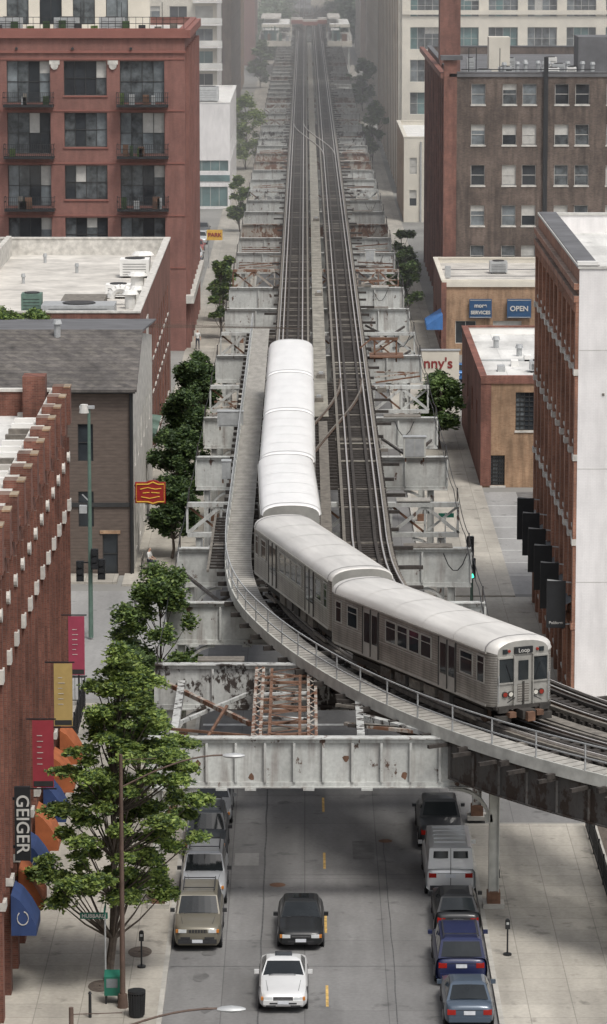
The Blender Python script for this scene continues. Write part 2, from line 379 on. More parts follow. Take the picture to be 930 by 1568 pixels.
for i,(p,d,n) in enumerate(F):
    for off,(l,r) in ((0,(1.32,1.32)),(4.05,(1.32,1.32))):
        l2=l; r2=r
        if off==0 and p.y<276 and i%3==0: l2=3.05
        if i%9==0 and off==4.05: r2=R.uniform(1.5,2.6)
        if off==0 and i%11==0 and p.y>276: l2=R.uniform(1.5,2.4)
        a=p+n*(off-l2); b=p+n*(off+r2); w=d*.12
        m='tie' if R.random()<.88 else 'tie_old'
        z0,z1=TZ-.17,TZ+R.uniform(-.012,.012)
        tr.hexa([(a.x+w.x,a.y+w.y,z0),(b.x+w.x,b.y+w.y,z0),(b.x-w.x,b.y-w.y,z0),(a.x-w.x,a.y-w.y,z0),(a.x+w.x,a.y+w.y,z1),(b.x+w.x,b.y+w.y,z1),(b.x-w.x,b.y-w.y,z1),(a.x-w.x,a.y-w.y,z1)],m)
for off in (0,4.05):
    for r in (-.72,.72):
        ribbon(tr,PATH,off+r-.07,off+r+.07,TZ+.012,TZ+.05,'rail_rust')
        ribbon(tr,PATH,off+r-.03,off+r+.03,TZ+.05,TZ+.13,'rail_rust')
        ribbon(tr,PATH,off+r-.04,off+r+.04,TZ+.13,TZ+.17,'rail')
        s_=1 if r>0 else -1
        ribbon(tr,PATH,off+r-s_*.30-.08,off+r-s_*.30+.08,TZ+.012,TZ+.14,'tie')
        ribbon(tr,PATH,off+r+s_*.42-.08,off+r+s_*.42+.08,TZ+.012,TZ+.16,'tie_old')
    s_=-1 if off==0 else 1
    ribbon(tr,sub(PATH,860),off+s_*1.0+ -.03,off+s_*1.0+.03,TZ+.16,TZ+.26,'rail')
ribbon(tr,sub(PATH,860,225)+[Vector((-.9,228))],1.5,2.4,TZ-.02,TZ+.05,'centre_plank')
ribbon(tr,sub(PATH,226),1.75,2.3,TZ-.12,TZ+.02,'tie_old')
for p,d,n in resample(sub(PATH,860,240)+[Vector((-.9,240))],2.4):
    a=p+n*1.5; b=p+n*2.4; tr.box(a.x,b.x,p.y,p.y+.06,TZ+.051,TZ+.056,'tie')
def crossing(y0,y1,x0,x1):
    for r in (-.72,.72):
        N=14; pts=[]
        for i in range(N+1):
            t=i/N; e=t*t*(3-2*t); pts.append((x0+(x1-x0)*e+r,y0+(y1-y0)*t))
        for a,b in zip(pts[:-1],pts[1:]):
            tr.bar((a[0],a[1],TZ+.14),(b[0],b[1],TZ+.14),.07,.06,'rail' if y0>300 else 'tie_old'); 
            tr.bar((a[0],a[1],TZ+.06),(b[0],b[1],TZ+.06),.20,.07,'rail_rust')
    for i in range(int((y1-y0)/.62)):
        if i%2==0: tr.box(-2.2,4.5,y0+i*.62,y0+i*.62+.22,TZ-.18,TZ-.025,'tie')
crossing(200,246,-.9,3.15); crossing(470,540,3.15,-.9); 
for (x,y) in ((1.1,247),(5.1,262),(.9,235),(1.15,300),(1.15,372),(5.1,240)):
    tr.box(x-.3,x+.3,y-.5,y+.5,TZ+.02,TZ+.32,'tie_old'); tr.box(x-.15,x+.15,y-.2,y+.2,TZ+.32,TZ+.45,'steel')
for y in (209,216,249,252,255): tr.box(2.1,4.2,y,y+.3,TZ+.02,TZ+.07,'centre_plank')
for off in (-.75,.75,3.3,4.8):
    ribbon(tr,PATH,off-.15,off+.15,TZ-1.15,TZ-.175,'girder_dark')
tr.build('elevated_railway_track')

wk=MB()
ribbon(wk,walkpath,-3.0,-1.78,TZ+.02,TZ+.08,'plank')
ribbon(wk,walkpath,-3.09,-3.01,TZ-.28,TZ+.20,'walk_edge')
for i,(p,d,n) in enumerate(resample(walkpath,.5)):
    if i%5==0:
        a=p+n*-3.05; wk.cyl((a.x,a.y,TZ+.1),(a.x,a.y,TZ+1.2),.035,.035,'steel',6)
    if i%5==2:
        a=p+n*-3.5; b=p+n*-1.5; wk.bar((a.x,a.y,TZ-.3),(b.x,b.y,TZ-.3),.16,.2,'tie')
    a=p+n*-2.98; b=p+n*-1.8; wk.bar((a.x,a.y,TZ+.083),(b.x,b.y,TZ+.083),.03,.006,'tie')
for z in (.65,1.18):
    ribbon(wk,walkpath,-3.075,-3.025,TZ+z,TZ+z+.05,'steel')
wk.build('railway_walkway')

# ------------------------------------------------------------------ cross girders (bents)
YB=[139.4,153.4,167.4,182,196.5,213,229.7,245.7,262,276.8,293,309.5,325.5,341]
while YB[-1]<1150: YB.append(YB[-1]+15.4)
def plate_girder(mb,x0,x1,y,z0,z1,m,step=1.05,rust='rust'):
    mb.box(x0,x1,y-.03,y+.03,z0,z1,m)
    mb.box(x0-.02,x1+.02,y-.24,y+.24,z1,z1+.05,m); mb.box(x0-.02,x1+.02,y-.24,y+.24,z0-.05,z0,m)
    mb.box(x0,x1,y-.13,y-.035,z1-.16,z1-.003,m); mb.box(x0,x1,y-.13,y-.035,z0+.003,z0+.16,m)
    n=max(2,int((x1-x0)/step))
    for i in range(n+1):
        x=x0+(x1-x0)*i/n; 
        mb.box(x-.05,x+.05,y-.20,y-.032,z0+.17,z1-.17,m); 
    for i in range(n):
        if R.random()<.5:
            x=x0+(x1-x0)*(i+.5)/n; mb.box(x-.22,x+.22,y-.3,y+.3,z0-.14,z0-.055,m)
def truss_girder(mb,x0,x1,y,z0,z1,m,pan=1.7):
    for a,b in ((z0,z0+.24),(z1-.24,z1)):
        mb.box(x0,x1,y-.2,y+.2,a,b,m)
    n=int((x1-x0)/pan)
    for i in range(n):
        a=x0+(x1-x0)*i/n; b=x0+(x1-x0)*(i+1)/n
        p,q=((a,z0+.2),(b,z1-.2)) if i%2==0 else ((a,z1-.2),(b,z0+.2))
        mb.bar((p[0],y-.1,p[1]),(q[0],y-.1,q[1]),.12,.18,m)
        mb.bar((p[0],y+.12,q[1]),(q[0],y+.12,p[1]),.08,.12,m if i%2 else 'rust')
        mb.box(a-.06,a+.06,y-.14,y+.14,z0+.24,z1-.24,m)
    mb.box(x1-.12,x1,y-.16,y+.16,z0+.24,z1-.24,m)
for k,y in enumerate(YB):
    b=MB(); m=R.choice(['girder','girder','girder','girder','girder2','girder3'])
    x0=-6.4; x1=8.4
    if k==0: m='girder'; x0,x1=-6.1,7.55
    if k==1: m='girder2'
    if k in (2,3,5): m='girder'
    z0,z1=5.0,6.9
    if k in (4,7,9) or (k>10 and R.random()<.15): truss_girder(b,x0,x1,y,z0,z1,m)
    else: plate_girder(b,x0,x1,y,z0,z1,m,1.05 if k<1 else 2.4)
    if k==0:
        for (hx,hz) in ((-2.1,5.35),(1.6,6.1),(3.9,5.4),(-4.2,5.9),(6.3,5.6)):
            n=9; b.poly([(hx+.13*R.uniform(.6,1.2)*math.cos(2*math.pi*j/n),y-.036,hz+.15*R.uniform(.6,1.2)*math.sin(2*math.pi*j/n)) for j in range(n)],'rust')
        for i in range(27):
            hx=-6+i*.5; 
            for hz in (5.08,6.82): b.cyl((hx,y-.15,hz),(hx,y-.13,hz),.025,.02,m,5)
    for cx in (-5.75,7.42):
        mm='girder' if k else 'walk_edge'
        b.box(cx-.17,cx+.17,y-.06,y+.06,.13,z0-.06,mm); b.box(cx-.2,cx-.17,y-.22,y+.22,.13,z0-.06,mm); b.box(cx+.17,cx+.2,y-.22,y+.22,.13,z0-.06,mm)
        b.box(cx-.42,cx+.42,y-.42,y+.42,.13,.3,'kerb'); b.box(cx-.26,cx+.26,y-.28,y+.28,.3,.75,'rust')
        s_=1 if cx<0 else -1
        for i in range(7):
            t0=i/7*math.pi/2; t1=(i+1)/7*math.pi/2; r=1.35
            pa=(cx+s_*(.2+r-r*math.cos(t0)),y,z0-.12-r+r*math.sin(t0)); pb=(cx+s_*(.2+r-r*math.cos(t1)),y,z0-.12-r+r*math.sin(t1))
            b.bar(pa,pb,.3,.12,mm)
    b.build('steel_bridge_bent')
st=MB()
def lattice(mb,x,y0,y1,z,m='girder',w=.5,h=.7):
    for dx in (-w/2,w/2):
        mb.box(x+dx-.06,x+dx+.06,y0,y1,z-.1,z,m); mb.box(x+dx-.05,x+dx+.05,y0,y1,z-h,z-h+.1,m)
    n=int((y1-y0)/.8)
    for i in range(n):
        a=y0+(y1-y0)*i/n; c=y0+(y1-y0)*(i+1)/n; s_=1 if i%2 else -1
        mb.bar((x-s_*w/2,a,z+.012),(x+s_*w/2,c,z+.012),.08,.02,m)
        for dx in (-w/2,w/2):
            p,q=((a,z-h),(c,z)) if i%2 else ((a,z),(c,z-h))
            mb.bar((x+dx,p[0],p[1]),(x+dx,q[0],q[1]),.06,.06,m)
lattice(st,-1.9,139.8,153.1,6.85,'girder3',.3,.9); lattice(st,-.8,139.8,153.1,6.8,'rust',1.2,.9); lattice(st,.3,139.8,153.1,6.85,'girder3',.3,.9)
for i in range(11):
    yy=140.6+i*1.1; st.bar((-1.75,yy,6.72),(.15,yy+R.uniform(-.5,.5),6.72),.18,.10,R.choice(['girder3','rust','tie_old','girder2']))
for i in range(14):
    yy=141+R.uniform(0,11); st.bar((1.6+R.uniform(-.4,.5),yy,6.8),(4.0+R.uniform(-.5,.5),yy-R.uniform(.2,1.8),6.8),.2,.12,R.choice(['tie','tie','tie_old','girder3']))
st.bar((2.3,143.5,6.85),(5.4,139.8,6.85),.3,.2,'girder2'); st.bar((2.2,140,6.85),(2.2,146,6.85),.3,.2,'girder2')
st.bar((-5.9,152.8,6.2),(-2.2,145,6.2),.18,.18,'girder3'); st.bar((-5.9,145,5.9),(-2.2,152.6,5.9),.14,.14,'girder2'); st.bar((-5.6,141,6.3),(-2.1,140.6,6.3),.3,.2,'girder2')
st.bar((-6,143,6.5),(-2.1,141.5,6.5),.10,.10,'rust'); st.bar((-4,139.8,6.5),(-3.2,147,6.5),.10,.10,'rust')
st.box(-5.4,-5.1,139.7,153,6.0,6.3,'girder2')
for k in range(1,len(YB)-1):
    ya,yb=YB[k],YB[k+1]
    if k<30:
      for (xa,xb) in ((-6.0,-2.4),(4.9,8.0)):
        r=R.random()
        if r<.18:
            st.bar((xa,ya+.3,5.5),(xb,yb-.3,5.5),.14,.14,'girder_dark'); st.bar((xb,ya+.3,5.6),(xa,yb-.3,5.6),.14,.14,'girder_dark')
        if (r>.9 and k>4) or k in (12,13,18,22):
            for j in range(4):
                st.bar((xa,ya+2+j*2.8+R.uniform(-.5,.5),6.5),(xb,ya+2+j*2.8+R.uniform(-2.5,2.5),6.6),.10,.10,R.choice(['rust','girder3']))
    st.cyl((-6.3,ya,6.95),(-6.3,ya,7.7),.04,.04,'girder_dark',5); st.cyl((8.3,ya,6.95),(8.3,ya,7.7),.04,.04,'girder_dark',5)
    if k<24:
      for xx in (-6.3,8.3,8.1):
        N=5
        for i in range(N):
            t0=i/N;t1=(i+1)/N; sg=lambda t:-.35*4*t*(1-t)
            st.cyl((xx,ya+(yb-ya)*t0,7.6+sg(t0)),(xx,ya+(yb-ya)*t1,7.6+sg(t1)),.022,.022,'black',4,False)
    if R.random()<.5: st.box(5.0,5.0+R.uniform(.8,2.5),ya-.2,ya+.9,6.96,7.02,R.choice(['plank','tie_old']))
    if R.random()<.3: st.box(-4.6,-2.6,ya+.3,ya+1.2,6.96,7.02,R.choice(['plank','tie_old']))
    if k<20 and R.random()<.6:   # conduits and hanging cable loops on the girder faces
        x=R.uniform(5.4,7.6); zz=6.7
        for i in range(5):
            t0=i/5;t1=(i+1)/5; st.cyl((x+1.2*t0,ya-.3,zz-.9*4*t0*(1-t0)),(x+1.2*t1,ya-.3,zz-.9*4*t1*(1-t1)),.025,.025,'black',4,False)
for i in range(18):
    yy=176+i*.85; st.box(-4.7,-3.95,yy,yy+.16,6.95,7.05,'tie')
st.box(-4.78,-4.66,175,192,6.96,7.1,'tie_old')
st.build('steel_bracing')
def cabinet(x,y,z,w,h,m='walk_edge'):
    c=MB(); c.box(x-w/2,x+w/2,y-.3,y+.3,z,z+h,m); c.box(x-w/2-.04,x+w/2+.04,y-.34,y+.34,z+h,z+h+.05,'steel')
    c.box(x-w*.42,x-.02,y-.325,y-.302,z+.08,z+h-.08,'steel'); c.box(x+.02,x+w*.42,y-.325,y-.302,z+.08,z+h-.08,'steel')
    for a in (-1,1): c.box(x+a*w*.4-.04,x+a*w*.4+.04,y-.2,y+.2,z-.25,z,'rust')
    c.build('relay_cabinet')
cabinet(6.4,211,7.2,1.3,1.2); cabinet(-4.6,224,7.2,1.6,.9,'steel'); cabinet(5.9,330,7.2,.9,1.0); cabinet(-4.4,203,7.2,.5,1.0,'steel')
c=MB()
for xx in (4.95,6.5): c.box(xx-.06,xx+.06,258,258.12,6.95,8.7,'rust')
c.box(4.6,6.6,258-.06,258.15,8.5,8.7,'rust'); c.bar((4.9,258,7.6),(6.5,258,8.6),.1,.1,'rust'); c.box(4.6,7.0,257,259.5,7.35,7.45,'rust')
c.bar((4.7,258,8.6),(3.9,257.5,8.0),.08,.08,'rust'); c.build('signal_gantry')
cg=MB()
cp=sub(PATH,168)
ribbon(cg,cp,-1.55,-1.45,TZ-1.45,TZ-.18,'girder_dark'); ribbon(cg,cp,-1.65,-1.35,TZ-1.5,TZ-1.45,'girder_dark')
ribbon(cg,[p for p in cp if p.y<141],-2.9,-2.8,TZ-1.75,TZ-.35,'girder_dark'); ribbon(cg,[p for p in cp if p.y<141],-3.0,-2.7,TZ-1.8,TZ-1.75,'girder_dark')
ribbon(cg,cp,5.4,5.5,TZ-1.45,TZ-.18,'girder')
for i,(p,d,n) in enumerate(resample([q for q in cp if q.y<141],1.6)):
    a=p+n*-2.93; cg.box(a.x-.05,a.x+.05,a.y-.06,a.y+.02,TZ-1.74,TZ-.36,'girder_dark')
    b=p+n*-1.5; cg.bar((a.x,a.y,TZ-1.6),(b.x,b.y,TZ-.5),.1,.1,'girder_dark')
    e=p+n*-3.9; cg.bar((e.x,e.y,TZ-.42),(b.x,b.y,TZ-.42),.14,.14,'tie')
for (x,y) in ((17,124.0),(20,133)):
    cg.box(x-.2,x+.2,y-.2,y+.2,.13,5.7,'walk_edge'); cg.box(x-.4,x+.4,y-.4,y+.4,.13,.6,'kerb')
cg.box(7.55,8.4,138.9,139.7,5.0,5.75,'girder_dark')
cg.build('curved_track_girder')

# ------------------------------------------------------------------ train
def M_corr():
    m,nt,b=_new('corrugated_stainless')
    tc=nt.nodes.new('ShaderNodeTexCoord'); w=nt.nodes.new('ShaderNodeTexWave'); w.bands_direction='Z'; w.inputs['Scale'].default_value=3.2
    nt.links.new(tc.outputs['Object'],w.inputs[0]); n=noise(nt,1.2,6,(1,.4,1)); n2=noise(nt,2.5,5,(1,1,.15),off=3)
    c=ramp(nt,n,[(0.3,(0.25,0.235,0.21)),(0.7,(0.40,0.375,0.34))])
    d=ramp(nt,w.outputs[1],[(0,(.66,)*3),(.5,(1,)*3)]); d2=ramp(nt,n2,[(.35,(.7,)*3),(.6,(1,)*3)])
    c=mix(nt,1.0,c,d,'MULTIPLY')
    nt.links.new(mix(nt,1.0,c,d2,'MULTIPLY'),b.inputs['Base Color']); b.inputs['Metallic'].default_value=.5; b.inputs['Roughness'].default_value=.4
    bump(nt,b,w.outputs[1],.4,.02); return m
mt['corr']=M_corr()
mt['train_roof']=M('train_roof_panel',(0.84,0.83,0.81),0.07,0.8,0.35,0.1,stretch=(1.5,.3,1))
mt['train_roof2']=M('train_roof_beige',(0.60,0.58,0.545),0.15,0.9,0.42,0.15,stretch=(2,.3,1))  # darker, beiger roof tone for the two front cars
mt['train_face']=M('train_front_steel',(0.40,0.39,0.36),0.15,2,0.38,0.4)
mt['roof_seam']=M('roof_seam_shadow_gap',(0.30,0.29,0.28),0.15,2,0.5,0.1)
mt['train_window']=M('train_window_glass',(0.02,0.025,0.028),0.4,1,0.06)
mt['train_under']=M('train_underframe',(0.04,0.036,0.032),0.4,3,0.8)
def emis(name,c,s):
    m,nt,b=_new(name); b.inputs['Base Color'].default_value=(*c,1); b.inputs['Emission Color'].default_value=(*c,1); b.inputs['Emission Strength'].default_value=s; return m
mt['lamp_white']=M('headlamp_glass',(.6,.58,.52),.1,5,.15); mt['lamp_red']=M('red_lamp_glass',(.25,.03,.02),.1,5,.2); mt['lamp_green']=emis('green_signal_lamp',(.05,.9,.45),3)
mt['red_paint']=M('red_paint',(.27,.014,.012),.15,3,.5)
def train_car(L,loc,rz,front=False,roof='train_roof'):
    t=MB(); W=1.42; hl=L/2
    def ring(y,w,zt,zs,zb=.95):
        pts=[(-w,y,zb),(-w,y,zs)]
        for i in range(1,12):
            a=math.pi*(1-i/12); pts.append((w*math.copysign(abs(math.cos(a))**.8,math.cos(a)),y,zs+(zt-zs)*math.sin(a)**.85))
        pts+=[(w,y,zs),(w,y,zb)]
        return pts
    if front: f0=[(-hl,1.12,3.50,3.02),(-hl+.10,1.28,3.58,3.06),(-hl+.35,W,3.64,3.10)]
    else: f0=[(-hl,1.34,3.58,3.08),(-hl+.06,1.39,3.63,3.10),(-hl+.3,W,3.64,3.10)]
    ys=f0+[(hl-.3,W,3.64,3.10),(hl-.06,1.39,3.63,3.10),(hl,1.34,3.58,3.08)]
    rs=[ring(*q) for q in ys]
    t.loft([[r[0],r[1]] for r in rs],'corr',closed=False,cap=False)
    t.loft([[r[-2],r[-1]] for r in rs],'corr',closed=False,cap=False)
    t.loft([r[1:-1] for r in rs],roof,closed=False,cap=False)
    t.loft([[r[0],r[-1]] for r in rs],'train_under',closed=False,cap=False)
    t.poly(rs[0],'train_face'); t.poly(rs[-1],'train_face')
    for i in range(0,6):
        y=-hl+.45+(L-.9)*i/5; w_=.03 if 0<i<5 else .05
        r0=[(x*1.003,y-w_,z+.010) for x,_,z in ring(y,W,3.64,3.10)[1:-1]]
        r1=[(x,y+w_,z) for x,_,z in r0]; t.loft([r0,r1],roof if 0<i<5 else 'roof_seam',closed=False,cap=False)
    for x in (-1.12,1.12):
        t.box(x-.012,x+.012,-hl+.4,hl-.4,3.36,3.425,'roof_seam')
    for s in (-1,1):
        t.box(s*W-.0 if s>0 else s*W-.04,s*W+.04 if s>0 else s*W,-hl+.35,hl-.35,3.02,3.09,'train_face')
        X=s*(W+.012); X2=s*(W+.03)
        def pan(y0,y1,z0,z1,m,x=X):
            t.poly([(x,y0,z0),(x,y1,z0),(x,y1,z1),(x,y0,z1)],m)
        def win(y0,y1,z0=1.95,z1=2.78):
            t.box(min(s*W,X2),max(s*W,X2),y0-.05,y1+.05,z0-.06,z0,'train_face'); t.box(min(s*W,X2),max(s*W,X2),y0-.05,y1+.05,z1,z1+.06,'train_face')
            t.box(min(s*W,X2),max(s*W,X2),y0-.05,y0,z0,z1,'train_face'); t.box(min(s*W,X2),max(s*W,X2),y1,y1+.05,z0,z1,'train_face')
            pan(y0,y1,z0,z1,'train_window')
            t.box(min(s*W,s*(W+.022)),max(s*W,s*(W+.022)),y0,y1,z1-.26,z1-.23,'train_face')
        f=L/14.6
        win((-7.3+.55)*f,(-7.3+1.1)*f,1.85,2.85)
        win(-5.75*f,-4.75*f)
        for y in (-2.15,-1.08,-.01,1.06): win(y*f,(y+.88)*f)
        win(4.7*f,5.6*f); win(6.25*f,6.75*f)
        for y in (-3.6,3.4):
            c=y*f
            pan(c-.72,c+.72,1.0,2.98,'train_face',s*(W+.006))
            for q in (-.36,.36):
                pan(c+q-.25,c+q+.25,1.55,2.78,'train_window')
                t.box(min(s*W,s*(W+.025)),max(s*W,s*(W+.025)),c+q-.335,c+q-.30,1.0,2.95,'train_under')
            t.box(min(s*W,s*(W+.04)),max(s*W,s*(W+.04)),c-.02,c+.02,1.0,2.98,'train_under')
            for q in(-.74,.74): t.box(min(s*W,s*(W+.03)),max(s*W,s*(W+.03)),c+q-.03,c+q+.03,1.0,3.0,'train_under')
        t.box(min(s*W,s*(W+.02)),max(s*W,s*(W+.02)),-hl+.36,hl-.36,.93,1.02,'train_face')
        t.box(min(s*W,s*(W+.004)),max(s*W,s*(W+.004)),-hl+.36,hl-.36,1.78,1.82,'train_face')
    for e in ((-1,1)):
        Y=e*hl
        def fp(x0,x1,z0,z1,m,d=.015):
            t.poly([(x0,Y+e*d,z0),(x1,Y+e*d,z0),(x1,Y+e*d,z1),(x0,Y+e*d,z1)],m)
        if e==-1 and front:
            for s in(-1,1):
                a,b=sorted((s*.42,s*1.06))
                t.box(a-.05,b+.05,Y-.05,Y-.001,1.83,1.89,'train_face'); t.box(a-.05,b+.05,Y-.05,Y-.001,2.83,2.89,'train_face')
                t.box(a-.05,a,Y-.05,Y-.001,1.89,2.83,'train_face'); t.box(b,b+.05,Y-.05,Y-.001,1.89,2.83,'train_face')
                fp(a,b,1.89,2.83,'train_window')
                t.bar((s*.5,Y-.03,1.9),(s*.75,Y-.03,2.6),.02,.02,'black')
                for dx in (.55,.8):
                    t.cyl((s*dx,Y-.07,1.42),(s*dx,Y,1.42),.12,.12,'train_under',12); t.cyl((s*dx,Y-.08,1.42),(s*dx,Y-.071,1.42),.09,.09,'lamp_white' if dx<.7 else 'lamp_red',12)
                t.box(min(s*.40,s*.43)-.01,max(s*.40,s*.43),Y-.11,Y,.98,2.95,'train_face')
                t.cyl((s*1.10,Y-.1,1.1),(s*1.10,Y-.1,2.2),.02,.02,'steel',6)
                t.box(s*.9-.22,s*.9+.22,Y-.14,Y,.72,.95,'train_under')
                t.bar((s*.42,Y-.15,1.3),(s*.75,Y-.15,1.12),.03,.03,'black')
            fp(-.36,.36,.98,2.9,'train_face',.03)
            fp(-.22,.22,1.95,2.72,'train_window',.05); fp(-.25,.25,1.1,1.8,'corr',.05)
            t.box(-.04,.04,Y-.08,Y-.055,1.0,1.9,'train_under')
            t.box(-.40,.40,Y-.07,Y,3.0,3.26,'black'); 
            t.cyl((-.62,Y-.05,3.12),(-.62,Y,3.12),.06,.06,'lamp_red',8); t.cyl((.62,Y-.05,3.12),(.62,Y,3.12),.06,.06,'lamp_red',8)
            for s in (-1,1): t.box(s*.80-.10,s*.80+.10,Y-.05,Y,3.02,3.2,'train_window')
            t.box(-1.2,1.2,Y-.10,Y+.2,.84,.97,'train_under'); t.box(-.28,.28,Y-.55,Y,.50,.85,'train_under'); t.box(-.16,.16,Y-.75,Y-.5,.45,.8,'rust')
            for s in(-1,1): t.box(s*.6-.15,s*.6+.15,Y-.35,Y,.55,.75,'rust')
            for i,x in enumerate((-.9,.9)): t.box(x-.3,x+.3,Y-.2,Y+.1,.35,.6,'train_under')
        else:
            fp(-.4,.4,1.0,2.95,'train_under'); fp(-1.0,-.55,1.9,2.7,'train_window'); fp(.55,1.0,1.9,2.7,'train_window')
            t.box(-.55,.55,min(Y,Y+e*.28),max(Y,Y+e*.28),1.0,3.1,'black')
    t.box(-1.15,1.15,-hl+.4,hl-.4,.72,.93,'train_under')
    for y in (-hl+2.6,hl-2.6):
        for s in(-1,1):
            t.box(s*.95-.07,s*.95+.07,y-1.3,y+1.3,.35,.6,'train_under')
            for q in (-.95,.95): t.cyl((s*.68,y+q,.36),(s*.82,y+q,.36),.36,.36,'rail_rust',14)
            t.box(s*1.2-.05,s*1.2+.05,y-1,y+1,.12,.25,'tie_old')
        t.box(-.9,.9,y-.4,y+.4,.3,.7,'train_under')
    for i in range(5):
        y=-2.8+i*1.3
        for s in (-1,1): t.box(s*.9-.3,s*.9+.3,y-.5,y+.45,.32,.72,R.choice(['train_under','girder_dark','tie_old']))
    return t.build('train_car',(loc[0],loc[1],TZ+.17),rz,smooth=35)
def car_at(cx,cy,phi,L=14.3,front=False,roof='train_roof'): return train_car(L,(cx,cy),math.radians(phi),front,roof)
fc=car_at(5.42,145.5,25.2,14.3,True,'train_roof2')
text(fc,'destination_text','Loop',.24,(0,-7.15-.09,3.12),(math.pi/2,0,0),'frame_w')
car_at(.72,161.0,14.0,14.4,False,'train_roof2')
car_at(-.82,179.0,1.2,16.4); car_at(-.9,195.6,0,16.3); car_at(-.9,212.4,0,16.6); car_at(-.9,229.4,0,16.6)

# ------------------------------------------------------------------ buildings, left
b=MB(); X=-10.9; y0,y1=104,162.7; zt=17.5
ops=[];pier=3.35; n=int((y1-y0)/pier)
for i in range(n):
    a=y0+.6+i*pier
    for (w0,w1) in ((.6,3.9),(5.3,7.6),(9.0,11.3),(12.6,14.9)): ops.append((a+.75,a+2.6,w0,w1))
facade(b,FXp(X),y0,y1,.0,zt,ops,'geiger_brick','frame_d',.35,2,2,'geiger_brick')
for i in range(n+1):
    a=y0+.35+i*pier
    b.box(X+.002,X+.30,a-.35,a+.35,.13,16.2,'geiger_brick')
    b.box(X+.302,X+.40,a-.10,a+.10,4.8,15.6,'geiger_brick')
    for q in (-.62,.62,-1.0,1.0):
        b.box(X+.002,X+.18,a+q-.10,a+q+.10,4.6,15.9,'geiger_brick')
    b.box(X+.002,X+.42,a-.38,a+.38,4.2,4.5,'stone'); b.box(X+.002,X+.45,a-.30,a+.30,12.3,12.8,'stone')
    b.cyl((X+.30,a,14.7),(X+.42,a,14.7),.26,.26,'stone',12)
    b.box(X+.002,X+.48,a-.45,a+.45,16.2,zt+.35,'geiger_brick'); b.box(X+.20,X+.50,a-.47,a+.47,zt+.35,zt+.42,'tan_brick'); b.box(X-.3,X+.20,a-.47,a+.47,zt+.12,zt+.42,'geiger_brick')
for i in range(int((y1-y0)/.8)):
    a=y0+i*.8; b.box(X+.002,X+.28,a+.1,a+.5,15.7,16.3,'geiger_brick')
b.box(X+.002,X+.34,y0,y1,16.3,16.6,'geiger_brick'); b.box(X+.002,X+.24,y0,y1,17.0,17.3,'geiger_brick')
facade(b,FY(y0),-34,X,0,zt,[],'geiger_brick')
b.poly([(-34,y1,0),(X,y1,0),(X,y1,zt),(-34,y1,zt)],'geiger_brick')
flat_roof(b,-34,X,y0,y1,zt,1.1,'roof_patchy','geiger_brick','stone',.4)
for i in range(34): b.box(X-1.9,X-.5,y0+3+i*1.7,y0+3.35+i*1.7,zt-1.1,zt-.85,R.choice(['roof_white','tie_old','roof_grey']))
b.box(-20,-17,150,156,zt-1.1,zt+2,'geiger_brick'); b.box(X-1.6,X-.6,160.6,161.8,zt-1,zt+.9,'geiger_brick')
gb=b.build('brick_loft_building')
s=MB(); s.box(-10.55,-9.98,129.3,129.5,4.65,7.4,'black'); s.box(-10.9,-10.55,129.36,129.44,6.9,7.0,'black'); s.box(-10.9,-10.55,129.36,129.44,5.1,5.2,'black')
so=s.build('vertical_shop_sign'); text(so,'sign_letters','GEIGER',.66,(-10.27,129.28,6.02),(math.pi/2,math.pi/2,0),'frame_w',bold=.006)
mt['banner_red']=M('banner_red',(.30,.035,.05),.12,2,.7); mt['banner_yel']=M('banner_gold',(.42,.30,.11),.12,2,.7); mt['banner_pink']=M('banner_crimson',(.33,.05,.09),.12,2,.7)
for (y,m,ww,x) in ((135,'banner_red',.75,-10.25),(145.5,'banner_yel',.7,-10.15),(155.5,'banner_pink',.65,-10.2)):
    s=MB(); s.box(x-.05,x+ww,y-.02,y+.02,6.0,8.6,m)
    s.bar((-10.9,y,8.65),(x+ww+.1,y,8.65),.05,.05,'black'); s.bar((-10.9,y,5.95),(x+ww+.1,y,5.95),.05,.05,'black')
    for i in range(6): s.box(x+.12,x+.12+R.uniform(.15,ww-.4),y-.034,y-.022,6.9+i*.22,6.925+i*.22,'stone')
    s.box(x-.02,x+ww-.03,y-.034,y-.022,6.05,6.25,'frame_d')
    s.build('street_banner')
mt['awn_blue']=M('blue_canvas',(.022,.045,.13),.2,2,.8); mt['awn_orange']=M('orange_canvas',(.34,.10,.035),.2,2,.8)
for i,(y,m) in enumerate(((127.6,'awn_blue'),(131.0,'awn_orange'),(134.8,'awn_blue'),(139.5,'awn_orange'),(144.,'awn_blue'),(149,'awn_orange'),(154.,'awn_orange'))):
    s=MB(); w=1.0; x0=-10.5; x1=-9.6
    pr=[(x1,2.6),(x1,2.95),(x1-.3,3.5),(x1-.6,3.9),(x0,4.1)]
    s.loft([[(p,y-w,z) for p,z in pr],[(p,y+w,z) for p,z in pr]],m,closed=False,cap=False)
    for yy in (y-w,y+w): s.poly([(p,yy,z) for p,z in pr]+[(x0,yy,2.6)],m)
    if m=='awn_blue': 
        N=14; cx,cz=x0+.42,3.25
        for j in range(N):
            if j in (3,4): continue
            a0=2*math.pi*j/N;a1=2*math.pi*(j+1)/N
            s.bar((cx+.2*math.cos(a0),y-w-.012,cz+.25*math.sin(a0)),(cx+.2*math.cos(a1),y-w-.012,cz+.25*math.sin(a1)),.02,.035,'frame_w')
    s.build('shop_awning')
b=MB()
ops=[(-13.3,-12.4,6.8,9.0),(-13.3,-12.4,2.9,5.0),(-11.9,-11.0,.1,2.5),(-17,-16,6.8,9),(-17,-16,2.9,5)]
facade(b,FY(212),-30,-10.1,0,11,ops,'siding','frame_d',.15,1,2,blind=0)
